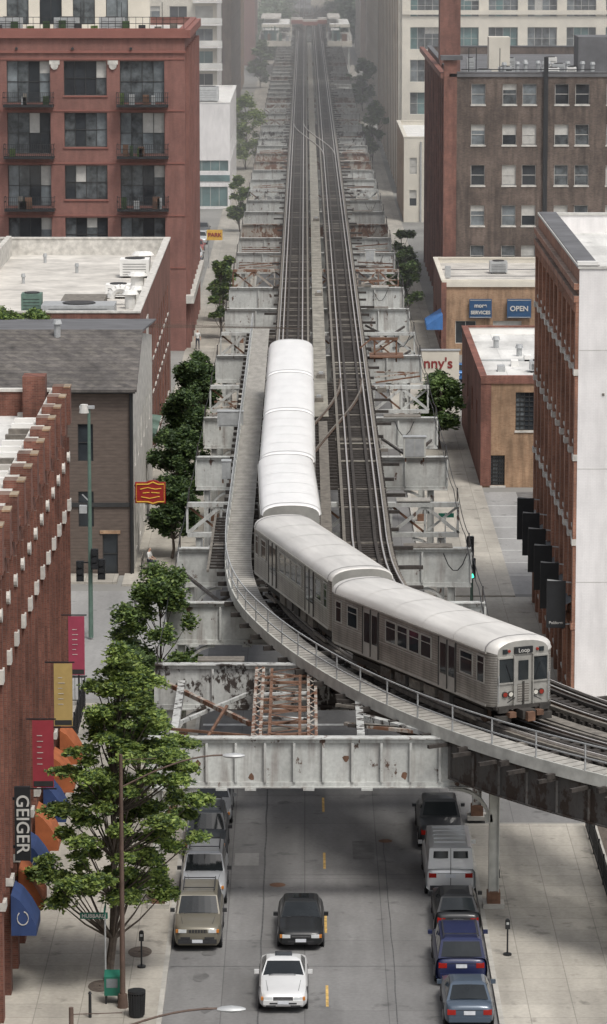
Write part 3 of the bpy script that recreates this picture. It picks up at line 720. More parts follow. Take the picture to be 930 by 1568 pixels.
b.box(-30,-10.05,211.9,211.995,4.1,4.35,'frame_d'); b.box(-30,-9.9,211.6,212,10.85,11.05,'frame_d')
b.box(-12.05,-10.85,211.93,211.995,2.5,2.7,'tan_brick'); b.box(-10.25,-10.05,211.93,211.99,.13,10.8,'frame_d')
ops=[(y,y+1.2,6,8) for y in (215,219,223,227,231,235)]+[(y,y+1.8,.8,3.4) for y in (216,221,226,231)]
facade(b,FXp(-10.1),212,240,0,11,ops,'stone','frame_d',.2,1,2,blind=.2)
b.hexa([(-30,211.4,10.95),(-9.8,211.4,10.95),(-9.8,220,13.5),(-30,220,13.5),(-30,211.4,11.1),(-9.8,211.4,11.1),(-9.8,220,13.65),(-30,220,13.65)],'shingle')
b.hexa([(-30,220,13.5),(-9.8,220,13.5),(-9.8,239.6,12.0),(-30,239.6,12.0),(-30,220,13.65),(-9.8,220,13.65),(-9.8,239.6,12.1),(-30,239.6,12.1)],'roof_dark')
b.poly([(-10.1,212,11),(-10.1,220,13.5),(-10.1,240,11)],'stone')
vent(b,-14.9,219,13.2,.2,.9); b.cyl((-10.2,211.8,0),(-10.2,211.8,11),.06,.06,'black',6)
b.build('brown_gabled_building')
s=MB(); s.box(-10.05,-8.25,213.9,214.1,4.0,5.25,'red_paint'); s.cyl((-9.0,213.88,4.65),(-9.0,214.12,4.65),.72,.72,'red_paint',20)
for (xa,za,xb,zb) in ((-9.97,4.1,-9.97,5.15),(-8.33,4.1,-8.33,5.15),(-9.97,5.15,-9.3,5.15),(-8.7,5.15,-8.33,5.15),(-9.97,4.1,-9.3,4.1),(-8.7,4.1,-8.33,4.1),(-9.3,5.15,-9.0,5.28),(-9.0,5.28,-8.7,5.15),(-9.3,4.1,-9.0,4.0),(-9.0,4.0,-8.7,4.1)):
    s.bar((xa,213.86,za),(xb,213.86,zb),.02,.07,'yellow_sign')
for (xa,za,xb,zb) in ((-9.75,4.85,-9.3,4.95),(-9.3,4.95,-8.85,4.85),(-8.85,4.85,-8.5,4.9),(-9.7,4.4,-9.2,4.3),(-9.2,4.3,-8.6,4.42),(-9.6,4.62,-9.2,4.66),(-9.1,4.66,-8.6,4.62)):
    s.bar((xa,213.86,za),(xb,213.86,zb),.02,.05,'yellow_sign')
s.box(-10.1,-10.05,213.95,214.05,4.2,4.3,'black'); s.box(-10.1,-10.05,213.95,214.05,5.0,5.1,'black')
s.build('neon_bar_sign')
b=MB(); X=-10.9
ops=[(y,y+1.6,7,9.2) for y in range(244,292,4)]+[(y,y+2.6,.6,3.6) for y in range(243,292,5)]+[(y,y+1.6,4.6,6.4) for y in range(244,292,4)]
facade(b,FXp(X),240.3,295,0,12.4,ops,'red_brick','frame_d',.25,2,2,'stone')
facade(b,FY(240.3),-34,X,0,12.4,[],'red_brick')
b.poly([(-34,295,0),(X,295,0),(X,295,12.4),(-34,295,12.4)],'red_brick')
flat_roof(b,-34,X,240.3,295,12.4,1.3,'roof_grey','stone','stone',.4)
b.box(-24.0,-23.6,252,294,11.1,12.7,'stone')
ac_unit(b,-12.9,277,11.1,2.2,2,1.4,'roof_white'); ac_unit(b,-13.4,262,11.1,1.8,1.6,1.0,'roof_white'); ac_unit(b,-15.5,250,11.1,5,3,.9); ac_unit(b,-18.8,251,11.1,1.4,1.4,1.5,'green_pole')
for (x,y,r) in ((-12.2,255,.4),(-12.3,268,.5),(-12.6,284,.6),(-11.9,258,.35)):
    vent(b,x,y,11.1,r,1.0,'roof_white')
for k in range(8):
    t0=k/8*math.pi; t1=(k+1)/8*math.pi
    b.cyl((-13.0+.7*math.cos(t0),257,11.6+.7*math.sin(t0)),(-13.0+.7*math.cos(t1),257,11.6+.7*math.sin(t1)),.3,.3,'roof_white',8,False)
b.box(-20,-12.2,246,247,11.1,11.6,'steel'); b.box(-17,-14,253,258,11.1,11.8,'tie_old')
for (x,y) in ((-20.5,288),(-17.5,280),(-21,272)): vent(b,x,y,11.1,.12,.5)
b.box(X,X+.06,250,252.4,8.4,11,'frame_w')
for y in (244,248): b.cyl((X+.05,y,4.2),(X+.9,y,3.9),.45,.65,'green_pole',12)
b.build('flat_roof_brick_building')
# red condominium
b=MB(); X=-10.5; Y=322; zt=28.1
bay=[(-26.1,-22.3,1),(-21.1,-17.35,0),(-16.2,-12.3,1),(-31,-27.3,0)]
FZ=[22.5,18.0,13.4,8.8,4.2]
ops=[]
for z in FZ:
    for (a,c,bal) in bay: ops.append((a,c,z if not bal else z-.6,z+3.0))
facade(b,FY(Y),-34,X,0,zt,ops,'maroon','frame_d',.45,4,2,None,glasses=('glass','glass2','glass3','glass3'),blind=.6)
for z in FZ:
    b.box(-34,X,Y-.06,Y-.002,z+3.12,z+3.25,'maroon_trim')
    for (a,c,bal) in bay:
        if not bal: b.box(a-.1,c+.1,Y-.09,Y-.003,z-.14,z,'maroon_trim')
        if bal:
            b.box(a-.25,c+.35,Y-1.5,Y-.07,z-.95,z-.75,'black')
            for zz in (.2,.62,1.05): b.box(a-.25,c+.35,Y-1.5,Y-1.46,z-.75+zz,z-.71+zz,'black')
            for i in range(26):
                x=a-.23+(c-a+.56)*i/25; b.box(x-.02,x+.02,Y-1.5,Y-1.46,z-.75,z+.3,'black')
            for xx in(a-.25,c+.31): b.box(xx,xx+.04,Y-1.45,Y-.07,z+.26,z+.32,'black'); b.box(xx,xx+.04,Y-1.45,Y-.07,z-.15,z-.10,'black')
            for i in range(4):
                if R.random()<.8:
                    x=R.uniform(a,c-.5); b.box(x,x+R.uniform(.3,.6),Y-1.2,Y-.8,z-.75,z+R.uniform(-.1,.35),R.choice(['rust','steel','leaf_mid','tie_old','leaf_dark']))
b.box(-34,X+.2,Y-.3,Y-.002,zt-.6,zt+.1,'maroon_trim'); b.box(-34,X+.1,Y-.15,Y-.002,zt-1.9,zt-1.7,'maroon_trim')
for x in(-21.9,-16.8): 
    b.cyl((x,Y-.14,25.1),(x,Y-.003,25.1),.34,.34,'stone',14); b.box(x-.45,x+.45,Y-.16,Y-.003,25.2,25.55,'stone')
for x in(-25.2,-20.3,-15.2): b.cyl((x,Y-.3,26.6),(x,Y-.003,26.6),.12,.12,'frame_d',8)
ops=[(y,y+1.7,z,z+3) for z in FZ for y in (325,329.5,334,338.5,343,347.5)]
facade(b,FXp(X),Y,355,0,zt,ops,'maroon','frame_d',.3,2,2)
for y in (323.5,328,332.5,337,341.5,346,350.5,354): b.box(X+.002,X+.35,y-.35,y+.35,.13,zt-1.5,'maroon')
b.box(X+.002,X+.7,Y,355,4.2,4.9,'stone'); b.box(X+.002,X+.5,Y,355,zt-.6,zt+.1,'maroon_trim')
b.poly([(-34,355,0),(X,355,0),(X,355,zt),(-34,355,zt)],'maroon')
flat_roof(b,-34,X,Y+.05,355,zt+.1,.6,'roof_grey','maroon','maroon_trim',.4)
for i in range(40):
    x=-34+i*.6; b.box(x-.02,x+.02,Y+1.0,Y+1.04,zt,zt+1.2,'black')
for zz in (.6,1.15): b.box(-34,-10.6,Y+1,Y+1.05,zt+zz,zt+zz+.05,'black')
for x in (-31,-26,-21,-17): ac_unit(b,x,Y+3,zt-.3,2.2,1.6,1.4)
for i in range(14): b.box(-30+i*1.4,-29.4+i*1.4,Y+1.6,Y+2.2,zt-.3,zt+R.uniform(.3,.9),R.choice(['tie_old','leaf_dark','leaf_mid','steel','frame_d']))
for i in range(5):
    x=-27+i*3.6; b.cyl((x,Y+4,zt),(x,Y+4,zt+2.4),.03,.03,'black',5)
facade(b,FY(Y+12),-32,-14,zt-.5,zt+7,[(-30+i*3,-28+i*3,zt+.2,zt+3.0) for i in range(5)],'cream','frame_d',.2,2,1)
b.build('red_condominium_building')
b=MB(); Y=475
facade(b,FY(Y),-40,-9.7,0,13.7,[(-14.5,-9.9,4.9,6.3),(-21,-15,4.9,6.3),(-14.5,-10,.3,2.9),(-21,-15,.3,2.9)],'white_wall','frame_w',.2,4,1,glasses=('glass_green',),blind=0)
facade(b,FXp(-9.7),Y,520,0,13.7,[(y,y+4,1,3.5) for y in range(478,515,6)]+[(y,y+4,6,8.5) for y in range(478,515,6)],'white_wall','frame_w',.2,3,1,glasses=('glass_green',))
b.box(-15,-9.72,Y-.1,Y-.003,3.6,4.4,'glass_green')
flat_roof(b,-40,-9.7,Y,520,13.7,.6,'roof_white','white_wall','roof_white'); ac_unit(b,-13,490,13.1,3,3,2); b.build('white_commercial_building')
b=MB(); Y=545
ops=[(x,x+2.6,2+3.3*i,4.4+3.3*i) for i in range(18) for x in (-36,-32,-28,-24,-20,-16.2)]
facade(b,FY(Y),-40,-13,0,62,ops,'cream','frame_w',.2,2,1,glasses=('glass2','glass_green','glass'))
facade(b,FXp(-13),Y,575,0,62,[(y,y+3,2+3.3*i,4.4+3.3*i) for i in range(18) for y in (547,552,557,562,567)],'white_wall','frame_w',.2,2,1,glasses=('glass2','glass'))
for i in range(18):
    b.box(-16.5,-12.2,Y-1.4,Y-.01,1.6+3.3*i,1.8+3.3*i,'white_wall'); b.box(-16.5,-12.2,Y-1.4,Y-1.35,1.9+3.3*i,2.7+3.3*i,'roof_white')
b.build('white_balcony_tower')
b=MB()
facade(b,FY(610),-50,-12.2,0,55,[(x,x+1.6,3+3.4*i,5+3.4*i) for i in range(15) for x in range(-48,-14,4)],'brown_brick','frame_w',.2,1,1)
facade(b,FXp(-12.2),610,700,0,55,[(y,y+2.2,3+3.4*i,5+3.4*i) for i in range(15) for y in range(613,697,6)],'brown_brick','frame_w',.2,1,1)
b.build('brown_brick_tower')
b=MB()
facade(b,FY(720),-60,-13.5,0,60,[(x,x+2,3+3.6*i,5+3.6*i) for i in range(15) for x in range(-58,-15,5)],'cream','frame_w',.2,1,1)
facade(b,FXp(-13.5),720,820,0,60,[(y,y+3,3+3.6*i,5+3.6*i) for i in range(15) for y in range(723,815,7)],'tan_brick','frame_w',.2,1,1)
b.build('pale_stone_tower')

# ------------------------------------------------------------------ buildings, right
b=MB(); X=13.0; y0,y1=172.6,203.3; zt=22.0
ops=[]; nb=10; bw=(y1-y0)/nb
for i in range(nb):
    a=y0+i*bw
    for fl in range(5): ops.append((a+.75,a+bw-.55,1.2+fl*4.1,3.9+fl*4.1))
facade(b,FXm(X),y0,y1,0,zt,ops,'orange_brick','frame_w',.30,2,2,'stone',blind=.4)
for i in range(nb+1):
    a=y0+i*bw; a=min(max(a,y0+.32),y1-.3)
    b.box(X-.16,X-.002,a-.3,a+.3,.13,zt-1.6,'orange_brick')
    for z in (4.6,8.7,12.8,16.9): b.box(X-.22,X-.002,a-.34,a+.34,z,z+.3,'stone' if z in (8.7,12.8,16.9) else 'orange_brick')
for z in (8.7,16.9): b.box(X-.12,X-.002,y0,y1,z+.05,z+.2,'stone')
for z in (20.4,21.0): b.box(X-.25,X-.002,y0,y1,z,z+.3,'orange_brick')
for i in range(38): b.box(X-.22,X-.002,y0+i*.8+.1,y0+i*.8+.5,19.9,20.38,'orange_brick')
facade(b,FY(y0),X,45,0,zt,[],'white_wall')
for (x,z) in ((14.2,16),(15.6,11.5),(14.7,8.2),(16.2,5.0),(15.2,14.4),(14.9,3.7)): b.box(x-.06,x+.06,y0-.03,y0-.003,z-.06,z+.06,'tie_old')
for z in (18.1,12.4,6.9): b.box(X+.02,45,y0-.006,y0-.002,z,z+.03,'frame_w')
b.poly([(X,y1,0),(45,y1,0),(45,y1,zt),(X,y1,zt)],'orange_brick')
flat_roof(b,X,45,y0,y1,zt,1.0,'roof_patchy','white_wall','frame_w',.4)
b.box(X+.0,X+.95,y0+.1,y1-.1,zt+.125,zt+.16,'roof_dark')
b.box(X-.1,X+.9,y0-.08,y0+.3,zt+.165,zt+.35,'roof_white')
b.build('brick_loft_building')
for i,y in enumerate((173.6,178.5,183.5,188.5,193.5,198.5)):
    s=MB(); s.box(11.68,12.6,y-.05,y+.05,4.5,6.8,'black'); s.bar((13,y,6.7),(11.7,y,6.85),.06,.06,'steel'); s.bar((13,y,4.7),(11.7,y,4.6),.06,.06,'steel')
    s.loft([[(12.55,y+.1,4.4),(11.9,y+.1,4.6),(12.2,y+.1,5.4),(12.99,y+.1,5.8)],[(12.55,y+2.6,4.4),(11.9,y+2.6,4.6),(12.2,y+2.6,5.4),(12.99,y+2.6,5.8)]],'black',closed=False,cap=False)
    o=s.build('hanging_shop_banner')
    if i==0: text(o,'banner_letters','Poliform',.2,(12.14,y-.07,4.75),(math.pi/2,0,0),'frame_w')
b=MB(); X=11.9
facade(b,FY(245),X,40,0,7.5,[(14.25,16.1,3.9,6.5),(12.6,13.55,.13,2.2)],'tan_brick','frame_d',.2,6,8,'stone',glasses=('glass','glass3'),blind=0)
b.box(X-.002,X+.7,244.95,244.997,.1,7.4,'red_brick')
b.box(X,40,244.9,244.997,7.1,7.5,'red_brick')
facade(b,FXm(X),245,275,0,7.5,[(y,y+1.6,3.5,5.2) for y in (250,257,264)],'red_brick','frame_w',.2,2,2)
b.poly([(X,275,0),(40,275,0),(40,275,7.5),(X,275,7.5)],'red_brick')
flat_roof(b,X,40,245,275,7.5,.5,'roof_patchy','roof_white','red_brick',.35)
for k in range(5): b.box(13.4+k*1.1,13.9+k*1.1,252+k*3,253+k*3,7.0,7.4,R.choice(['steel','roof_white']))
ac_unit(b,16.2,252,7,1.2,1,.8); vent(b,14,266,7,.2,.6); vent(b,15.4,261,7,.2,.6); b.box(12.3,17,258,258.15,7,7.12,'steel'); b.build('brick_garage')
b=MB()
facade(b,FY(319),12.0,40,0,6.5,[(13.2,15,1,3),(16.5,19,1,3)],'tan_brick','frame_w',.2,2,1)
mt['blue_sign']=M('blue_sign',(.018,.065,.15),.1,2,.5)
b.box(12.0,40,318.85,318.995,6.0,6.5,'cream'); b.box(11.95,12.4,318.8,318.997,.1,6.4,'red_brick')
facade(b,FXm(12.0),319,340,0,6.5,[(y,y+3,.8,3) for y in (321,326,331)],'red_brick','frame_w')
flat_roof(b,12,40,319,340,6.5,.4,'roof_grey','cream','cream',.3)
b.box(12.5,13,325,325.6,6.2,7.2,'steel'); ac_unit(b,17.5,330,6.1); 
for y in (322,327,333): b.box(12.4,22,y,y+.12,6.11,6.16,'roof_dark')
o=b.build('tan_shop_building')
for (x0,x1,ln) in ((14.4,16.35,('more','SERVICES')),(17.7,19.8,('OPEN',))):
    s=MB(); s.box(x0,x1,318.5,318.8,3.3,4.95,'blue_sign'); s.box(x0+.06,x1-.06,318.47,318.499,3.36,3.40,'frame_w'); s.box(x0+.06,x1-.06,318.47,318.499,4.85,4.89,'frame_w')
    s.box(x0+.3,x0+.4,318.8,318.84,3.4,4.8,'black'); so=s.build('shop_sign')
    for i,t in enumerate(ln): text(so,'sign_letters',t,.62 if len(ln)==1 else (.5 if i==0 else .42),((x0+x1)/2,318.46,4.12 if len(ln)==1 else 4.4-.62*i),(math.pi/2,0,0),'frame_w',bold=.015)
s=MB()
s.loft([[(12.0,316.5,3.8),(10.6,316.5,2.9),(10.6,316.5,2.5)],[(12.0,322,3.8),(10.6,322,2.9),(10.6,322,2.5)]],M('blue_awning',(.04,.16,.42),.15,2,.7),closed=False,cap=False)
s.poly([(12.0,316.5,3.8),(10.6,316.5,2.9),(10.6,316.5,2.5),(12,316.5,2.5)],M('blue_awning_side',(.04,.14,.36),.15,2,.7)); s.bar((12,322,2.5),(10.6,322,2.5),.05,.05,'steel'); s.build('shop_awning')
s=MB(); s.box(9.15,12.1,284.8,285.2,2.1,4.5,'cream'); s.box(9.05,12.2,284.75,285.25,4.5,4.6,'steel'); s.box(9.05,12.2,284.75,285.25,2.0,2.1,'steel')
for x in(9.6,11.7): s.box(x-.08,x+.08,284.92,285.08,.13,2.0,'steel')
o=s.build('restaurant_sign'); text(o,'sign_letters',"nny's",1.15,(10.45,284.77,3.5),(math.pi/2,0,0),M('maroon_letters',(.22,.03,.03),.1),bold=.02); text(o,'sign_letters_small',"DEPOT",.42,(10.6,284.77,2.6),(math.pi/2,0,0),'frame_d',bold=.01)
b=MB(); X=13.5; Y=341; zt=23.6
ops=[]
cols=[15.45,18.35,20.2,23.2,25.1,28.0]
for fl in range(7):
    z=zt-2.9-fl*3.75
    for x in cols:
        if z>0.2: ops.append((x,x+1.3,z,z+1.9))
facade(b,FY(Y),X,42,0,zt,ops,'brown_brick','frame_w',.22,1,2,'stone',glasses=('glass','glass3','glass2'),blind=.55)
b.box(22.15,22.55,Y-.35,Y-.002,1,zt+1.5,'black'); b.box(X-.1,42,Y-.12,Y-.002,zt-.35,zt-.05,'roof_dark')
ops=[(y,y+1.6,1.8+3.75*i,4.3+3.75*i) for i in range(6) for y in range(344,404,5)]
facade(b,FXm(X),Y,405,0,zt,ops,'red_brick','frame_w',.3,2,2,'stone')
for y in range(342,406,5): b.box(X-.4,X-.002,y-.4,y+.4,.13,zt-.6,'red_brick')
b.box(X-.9,X-.41,Y,405,zt-.5,zt,'red_brick'); b.box(X-.6,X+.6,Y-.12,Y+1.2,.13,zt+1.2,'red_brick'); b.box(X-.9,X+1.1,Y-.4,Y+1.5,zt+1.2,zt+1.6,'roof_dark')
flat_roof(b,X,42,Y,405,zt,.8,'roof_dark','brown_brick','roof_dark',.4)
b.box(13.2,15.2,360,364,zt-.8,zt+17,'red_brick'); b.box(13,15.4,359.8,364.2,zt+16,zt+16.5,'stone')
b.box(17.6,19.6,352,355,zt-.8,zt+2.9,'cream'); b.box(26,30,350,356,zt-.8,zt+3,'roof_dark')
for i in range(12): ac_unit(b,R.uniform(15.5,27),R.uniform(344,360),zt-.8,R.uniform(.6,1.6),1.2,R.uniform(.8,1.8),R.choice(['steel','steel','roof_white']))
for i in range(10): vent(b,R.uniform(15,27),R.uniform(343,350),zt-.8,.18,1.4)
for x in (15.3,16.0,18.2): b.cyl((x,343.5,zt-.8),(x,343.5,zt+2.2),.04,.04,'black',5)
b.box(14.6,27,343,343.1,zt+.2,zt+.28,'black'); b.build('brown_brick_warehouse')
b=MB(); facade(b,FY(455),12.3,26,0,10.5,[(13,13.9,6,8),(13,13.9,2,4)],'cream','frame_w',.2,1,2)
facade(b,FXm(12.3),455,490,0,10.5,[(y,y+1.4,6,8) for y in range(458,486,5)],'tan_brick'); flat_roof(b,12.3,26,455,490,10.5,.5,'roof_white','cream','cream'); 
b.cyl((14.4,454.8,0),(14.4,454.8,10),.12,.12,'steel',6); b.build('cream_building')
b=MB(); X=13.2; Y=500; zt=60
ops=[]
for fl in range(13):
    z=2+fl*4.4
    for x in (14.3,19.6,24.9,30.2,35.5,40.8): ops.append((x,x+4.0,z,z+3.0))
facade(b,FY(Y),X,50,0,zt,ops,'cream','frame_w',.5,4,2,glasses=('glass2','glass_green','glass3'),blind=.35)
ops=[(y,y+2.6,2+fl*4.4,5+fl*4.4) for fl in range(13) for y in range(503,640,5)]
facade(b,FXm(X),Y,645,0,zt,ops,'cream','frame_d',.3,2,2)
for y in range(501,646,5): b.box(X-.5,X-.002,y,y+.8,.13,zt,'tan_brick' if (y//5)%2 else 'cream')
b.box(X-.0,50,Y-.3,Y-.002,24.3,24.9,'cream'); b.build('cream_loft_building')
b=MB()
facade(b,FY(660),13.8,60,0,60,[(x,x+2,3+3.6*i,5+3.6*i) for i in range(15) for x in range(15,58,5)],'brown_brick','frame_w',.2,1,1)
facade(b,FXm(13.8),660,830,0,60,[(y,y+3,3+3.6*i,5+3.6*i) for i in range(15) for y in range(663,825,7)],'cream','frame_w',.2,1,1); b.build('grey_tower')

# ------------------------------------------------------------------ far station
b=MB()
for (x0,x1) in ((-10.5,-3.2),(5.2,10.8)):
    b.box(x0,x1,843,905,7.6,8.1,'plank'); b.box(x0,x1,842.8,843,7.0,8.2,'cream')
    b.box(x0+.6,x1-.4,856,900,11.2,11.5,'roof_white'); b.box(x0+.5,x1-.3,855.8,856,10.9,11.6,'cream')
    b.box(x0+.2,x1-2.5,866,898,12.6,12.9,'roof_grey')
    for y in range(846,900,6): b.box((x0+x1)/2-.12,(x0+x1)/2+.12,y,y+.25,8.1,11.2,'green_pole')
    for y in range(843,905,3): b.box(x0,x0+.08,y,y+.08,8.1,9.3,'frame_w'); b.box(x1-.08,x1,y,y+.08,8.1,9.3,'frame_w')
    b.box(x0,x0+.1,843,905,9.2,9.3,'frame_w'); b.box(x0+1,x1-3,850,853.5,8.1,10.4,'glass_green'); b.box(x0+.8,x1-2.8,849.8,853.7,10.4,10.7,'roof_white')
    for i in range(9):
        x=R.uniform(x0+.3,x1-.3); yy=R.uniform(844,856); b.cyl((x,yy,8.1),(x,yy,R.uniform(9.5,12.5)),.06,.06,R.choice(['black','steel','frame_w']),5)
    for i in range(6):
        x=R.uniform(x0+.3,x1-1); yy=R.uniform(844,850); b.box(x,x+.7,yy,yy+.7,8.1,R.uniform(8.9,10),R.choice(['rust','steel','green_pole','stone','frame_d']))
    for x in (x0+.5,x1-.8): b.box(x,x+.3,850,850.3,.1,7.6,'girder')
for (x0,x1,h) in ((-3.2,-.5,12.6),(-.5,3,12.2),(3,5.2,12.6)): b.box(x0,x1,872,876,h-.5,h,'roof_grey'); b.box(x0,x1,871.9,872,h-1.4,h-.5,'maroon_trim')
b.box(-3.4,-3.1,872,876,8,12,'cream'); b.box(5.1,5.4,872,876,8,12,'cream')
b.build('elevated_railway_station')
b=MB(); facade(b,FY(1180),2.0,9.5,0,9,[(x,x+1.0,2+3*i,4+3*i) for i in range(2) for x in (2.8,4.8,6.8)],'cream','frame_w'); b.box(2,9.5,1180.1,1240,0,9,'cream'); b.build('white_building')
b=MB(); facade(b,FY(905),-30,-12.3,0,34,[(x,x+1.5,2+3.2*i,4+3.2*i) for i in range(9) for x in (-28,-24,-20,-16,-14.3)],'maroon','frame_w'); b.box(-30,-12.3,905.1,960,0,34,'maroon'); b.build('red_brick_building')
b=MB(); facade(b,FY(900),13.6,60,0,40,[(x,x+1.5,2+3.2*i,4+3.2*i) for i in range(11) for x in range(15,55,4)],'brown_brick','frame_w'); b.box(13.6,60,900.1,1000,0,40,'cream'); b.build('apartment_building')
b=MB(); facade(b,FY(1060),-60,-13.5,0,40,[(x,x+1.5,2+3.2*i,4+3.2*i) for i in range(11) for x in range(-55,-15,4)],'cream','frame_w'); b.box(-60,-13.5,1060.1,1150,0,40,'cream'); b.build('apartment_building')
b=MB(); facade(b,FY(1050),14.5,60,0,40,[(x,x+1.5,2+3.2*i,4+3.2*i) for i in range(11) for x in range(16,55,4)],'orange_brick','frame_w'); b.box(14.5,60,1050.1,1150,0,40,'orange_brick'); b.build('apartment_building')

# ------------------------------------------------------------------ trees
def tree(name,x,y,h,clusters,nleaf,leaf,mats,trunk_r=.12,seed=0,zt0=2.5,lean=(0,0),z0=.13):
    rg=np.random.default_rng(seed); t=MB()
    top=max(c[2] for c in clusters)
    segs=8; prev=(x,y,z0)
    pts=[prev]
    for i in range(1,segs+1):
        f=i/segs; pts.append((x+lean[0]*f+math.sin(f*5+seed)*.12,y+lean[1]*f+math.cos(f*4+seed)*.1,z0+(top-z0)*f))
    for i in range(segs):
        t.cyl(pts[i],pts[i+1],trunk_r*(1-.85*i/segs),trunk_r*(1-.85*(i+1)/segs),'bark',7,False)
    for c in clusters[::1]:
        zb=max(zt0*.8,c[2]-1.3); f=min(1,max(0,(zb-z0)/(top-z0))); k=min(segs,int(f*segs)); p=pts[k]
        mid=((p[0]+x+c[0])/2,(p[1]+y+c[1])/2,(p[2]+c[2])/2-.15)
        t.cyl(p,mid,trunk_r*.32,trunk_r*.2,'bark',5,False); t.cyl(mid,(x+c[0],y+c[1],c[2]),trunk_r*.2,trunk_r*.07,'bark',4,False)
    o=t.build(name)
    C=np.array(clusters); wts=C[:,3]**2*C[:,4]; wts=wts/wts.sum()
    cnt=rg.multinomial(nleaf,wts)
    P=[]
    for c,n in zip(C,cnt):
        d=rg.normal(size=(n,3)); d/=np.linalg.norm(d,axis=1)[:,None]+1e-9
        r=rg.random(n)**.5
        lump=.75+.35*np.sin(d[:,0]*5+c[0]*7)*np.cos(d[:,1]*6+c[2]*3)
        q=d*(r*lump)[:,None]*np.array([c[3],c[3],c[4]])
        q[:,2]-=(q[:,0]**2+q[:,1]**2)*.18/max(c[3],.3)
        P.append(q+np.array([x+c[0],y+c[1],c[2]]))
    P=np.concatenate(P); n=len(P)
    a=rg.normal(size=(n,3)); a/=np.linalg.norm(a,axis=1)[:,None]; bb=rg.normal(size=(n,3)); bb=np.cross(a,bb); bb/=np.linalg.norm(bb,axis=1)[:,None]
    a[:,2]*=.6; bb[:,2]*=.6
    s=(leaf*(.6+.8*rg.random(n)))[:,None]
    V=np.stack([P-a*s,P-bb*s*.5,P+a*s,P+bb*s*.5],axis=1).reshape(-1,3)
    me=bpy.data.meshes.new(name+'_leaves'); me.vertices.add(4*n); me.vertices.foreach_set('co',V.ravel())
    me.loops.add(4*n); me.loops.foreach_set('vertex_index',np.arange(4*n,dtype=np.int32)); me.polygons.add(n)
    me.polygons.foreach_set('loop_start',np.arange(0,4*n,4,dtype=np.int32))
    try: me.polygons.foreach_set('loop_total',np.full(n,4,dtype=np.int32))
    except Exception: pass
    for m in mats: me.materials.append(mt[m])
    me.polygons.foreach_set('material_index',rg.choice(len(mats),size=n).astype(np.int32)); me.update(calc_edges=True); me.validate()
    lo=bpy.data.objects.new('foliage',me); scene.collection.objects.link(lo); lo.parent=o
    return o
cl=[]
rr=random.Random(3)
levels=[(3.3,2.3,10),(4.1,2.6,12),(5.0,2.75,13),(5.9,2.75,13),(6.8,2.7,13),(7.7,2.5,12),(8.5,2.2,11),(9.3,1.8,9),(10.1,1.45,8),(10.9,1.05,7),(11.6,.6,4),(12.2,.2,2)]
for (z,rad,n) in levels:
    for i in range(n):
        a=2*math.pi*(i+rr.random()*.8)/n+z; r=rad*rr.uniform(.35,1.08)
        cl.append((.5+r*math.cos(a)-(.65 if z<5 else 0)+(.35 if 5.5<z<9.5 else 0),r*math.sin(a)+.3,z+rr.uniform(-.5,.5),rr.uniform(.4,.95),rr.uniform(.18,.38)))
tree('street_tree',-7.2,129.3,12.5,cl,80000,.105,['leaf_bright','leaf_light','leaf_light','leaf_mid','leaf_dark'],.17,1,3.0,(.6,.4))
def round_tree(x,y,h,r,n,leaf,mats,seed,z0=1.8,tr=.1,name='street_tree'):
    q=random.Random(seed); cl=[]
    k=int(20+r*8)
    for i in range(k):
        a=q.uniform(0,6.283); f=q.random(); z=z0+(h-z0)*f; rad=r*math.sqrt(max(.05,1-((f-.42)/.62)**2))*q.uniform(.2,.95)
        cl.append((rad*math.cos(a),rad*math.sin(a),z,q.uniform(.35,.62)*r*.75,q.uniform(.3,.5)*r*.7))
    tree(name,x,y,h,cl,n,leaf,mats,tr,seed,z0)
LG=['leaf_mid','leaf_mid','leaf_dark']; LD=['leaf_mid','leaf_dark','leaf_dark']
round_tree(-6.8,166.5,8.4,2.1,30000,.12,['leaf_light','leaf_mid','leaf_mid','leaf_dark'],11)
round_tree(-7.4,158.5,6.4,1.7,14000,.12,['leaf_mid','leaf_mid','leaf_dark'],12)
for i,(x,y,h,r) in enumerate(((-8.0,217,4.8,1.8),(-8.1,231,5.9,2.1),(-8.1,244,6.5,2.1),(-8.0,257,7.0,1.9),(-8.0,272,5.8,1.7))):
    round_tree(x,y,h,r,15000,.15,LD,20+i)
for i,(x,y,h,r) in enumerate(((-7.6,330,7.0,1.3),(-7.6,344,6.5,1.3),(-7.8,440,6.5,1.7),(-8.8,545,11,3.1))):
    round_tree(x,y,h,r,7000,.22,['leaf_mid','leaf_light','leaf_dark'] if y<500 else ['leaf_bright','leaf_light','leaf_mid'],40+i)
for i,(x,y,h,r) in enumerate(((9.8,262,5.5,2.0),(9.5,345,6.5,1.7),(9.6,362,7,1.8),(10.2,555,10,2.6))):
    round_tree(x,y,h,r,9000,.2,LG,60+i)
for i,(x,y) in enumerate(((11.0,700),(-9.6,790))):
    round_tree(x,y,10,2.8,4000,.38,['leaf_hazed','leaf_mid'],80+i)
def mass(name,x0,x1,y0,y1,zmax,n,leaf,mats,seed):
    q=random.Random(seed); cl=[]
    for i in range(60): cl.append((q.uniform(x0,x1),q.uniform(y0,y1)-y0,q.uniform(3,zmax),q.uniform(2.5,5),q.uniform(2,4)))
    tree(name,0,y0,zmax,cl,n,leaf,mats,.3,seed,3)
mass('distant_trees',-13,-5,930,1400,12,18000,.7,['leaf_hazed','leaf_hazed','leaf_hazed2'],201)
mass('distant_trees',8,15,980,1400,11,16000,.7,['leaf_hazed','leaf_hazed','leaf_hazed2'],202)
mass('distant_trees',-50,50,1450,1750,42,26000,1.3,['leaf_hazed','leaf_hazed','leaf_hazed2'],203)
q=random.Random(19)
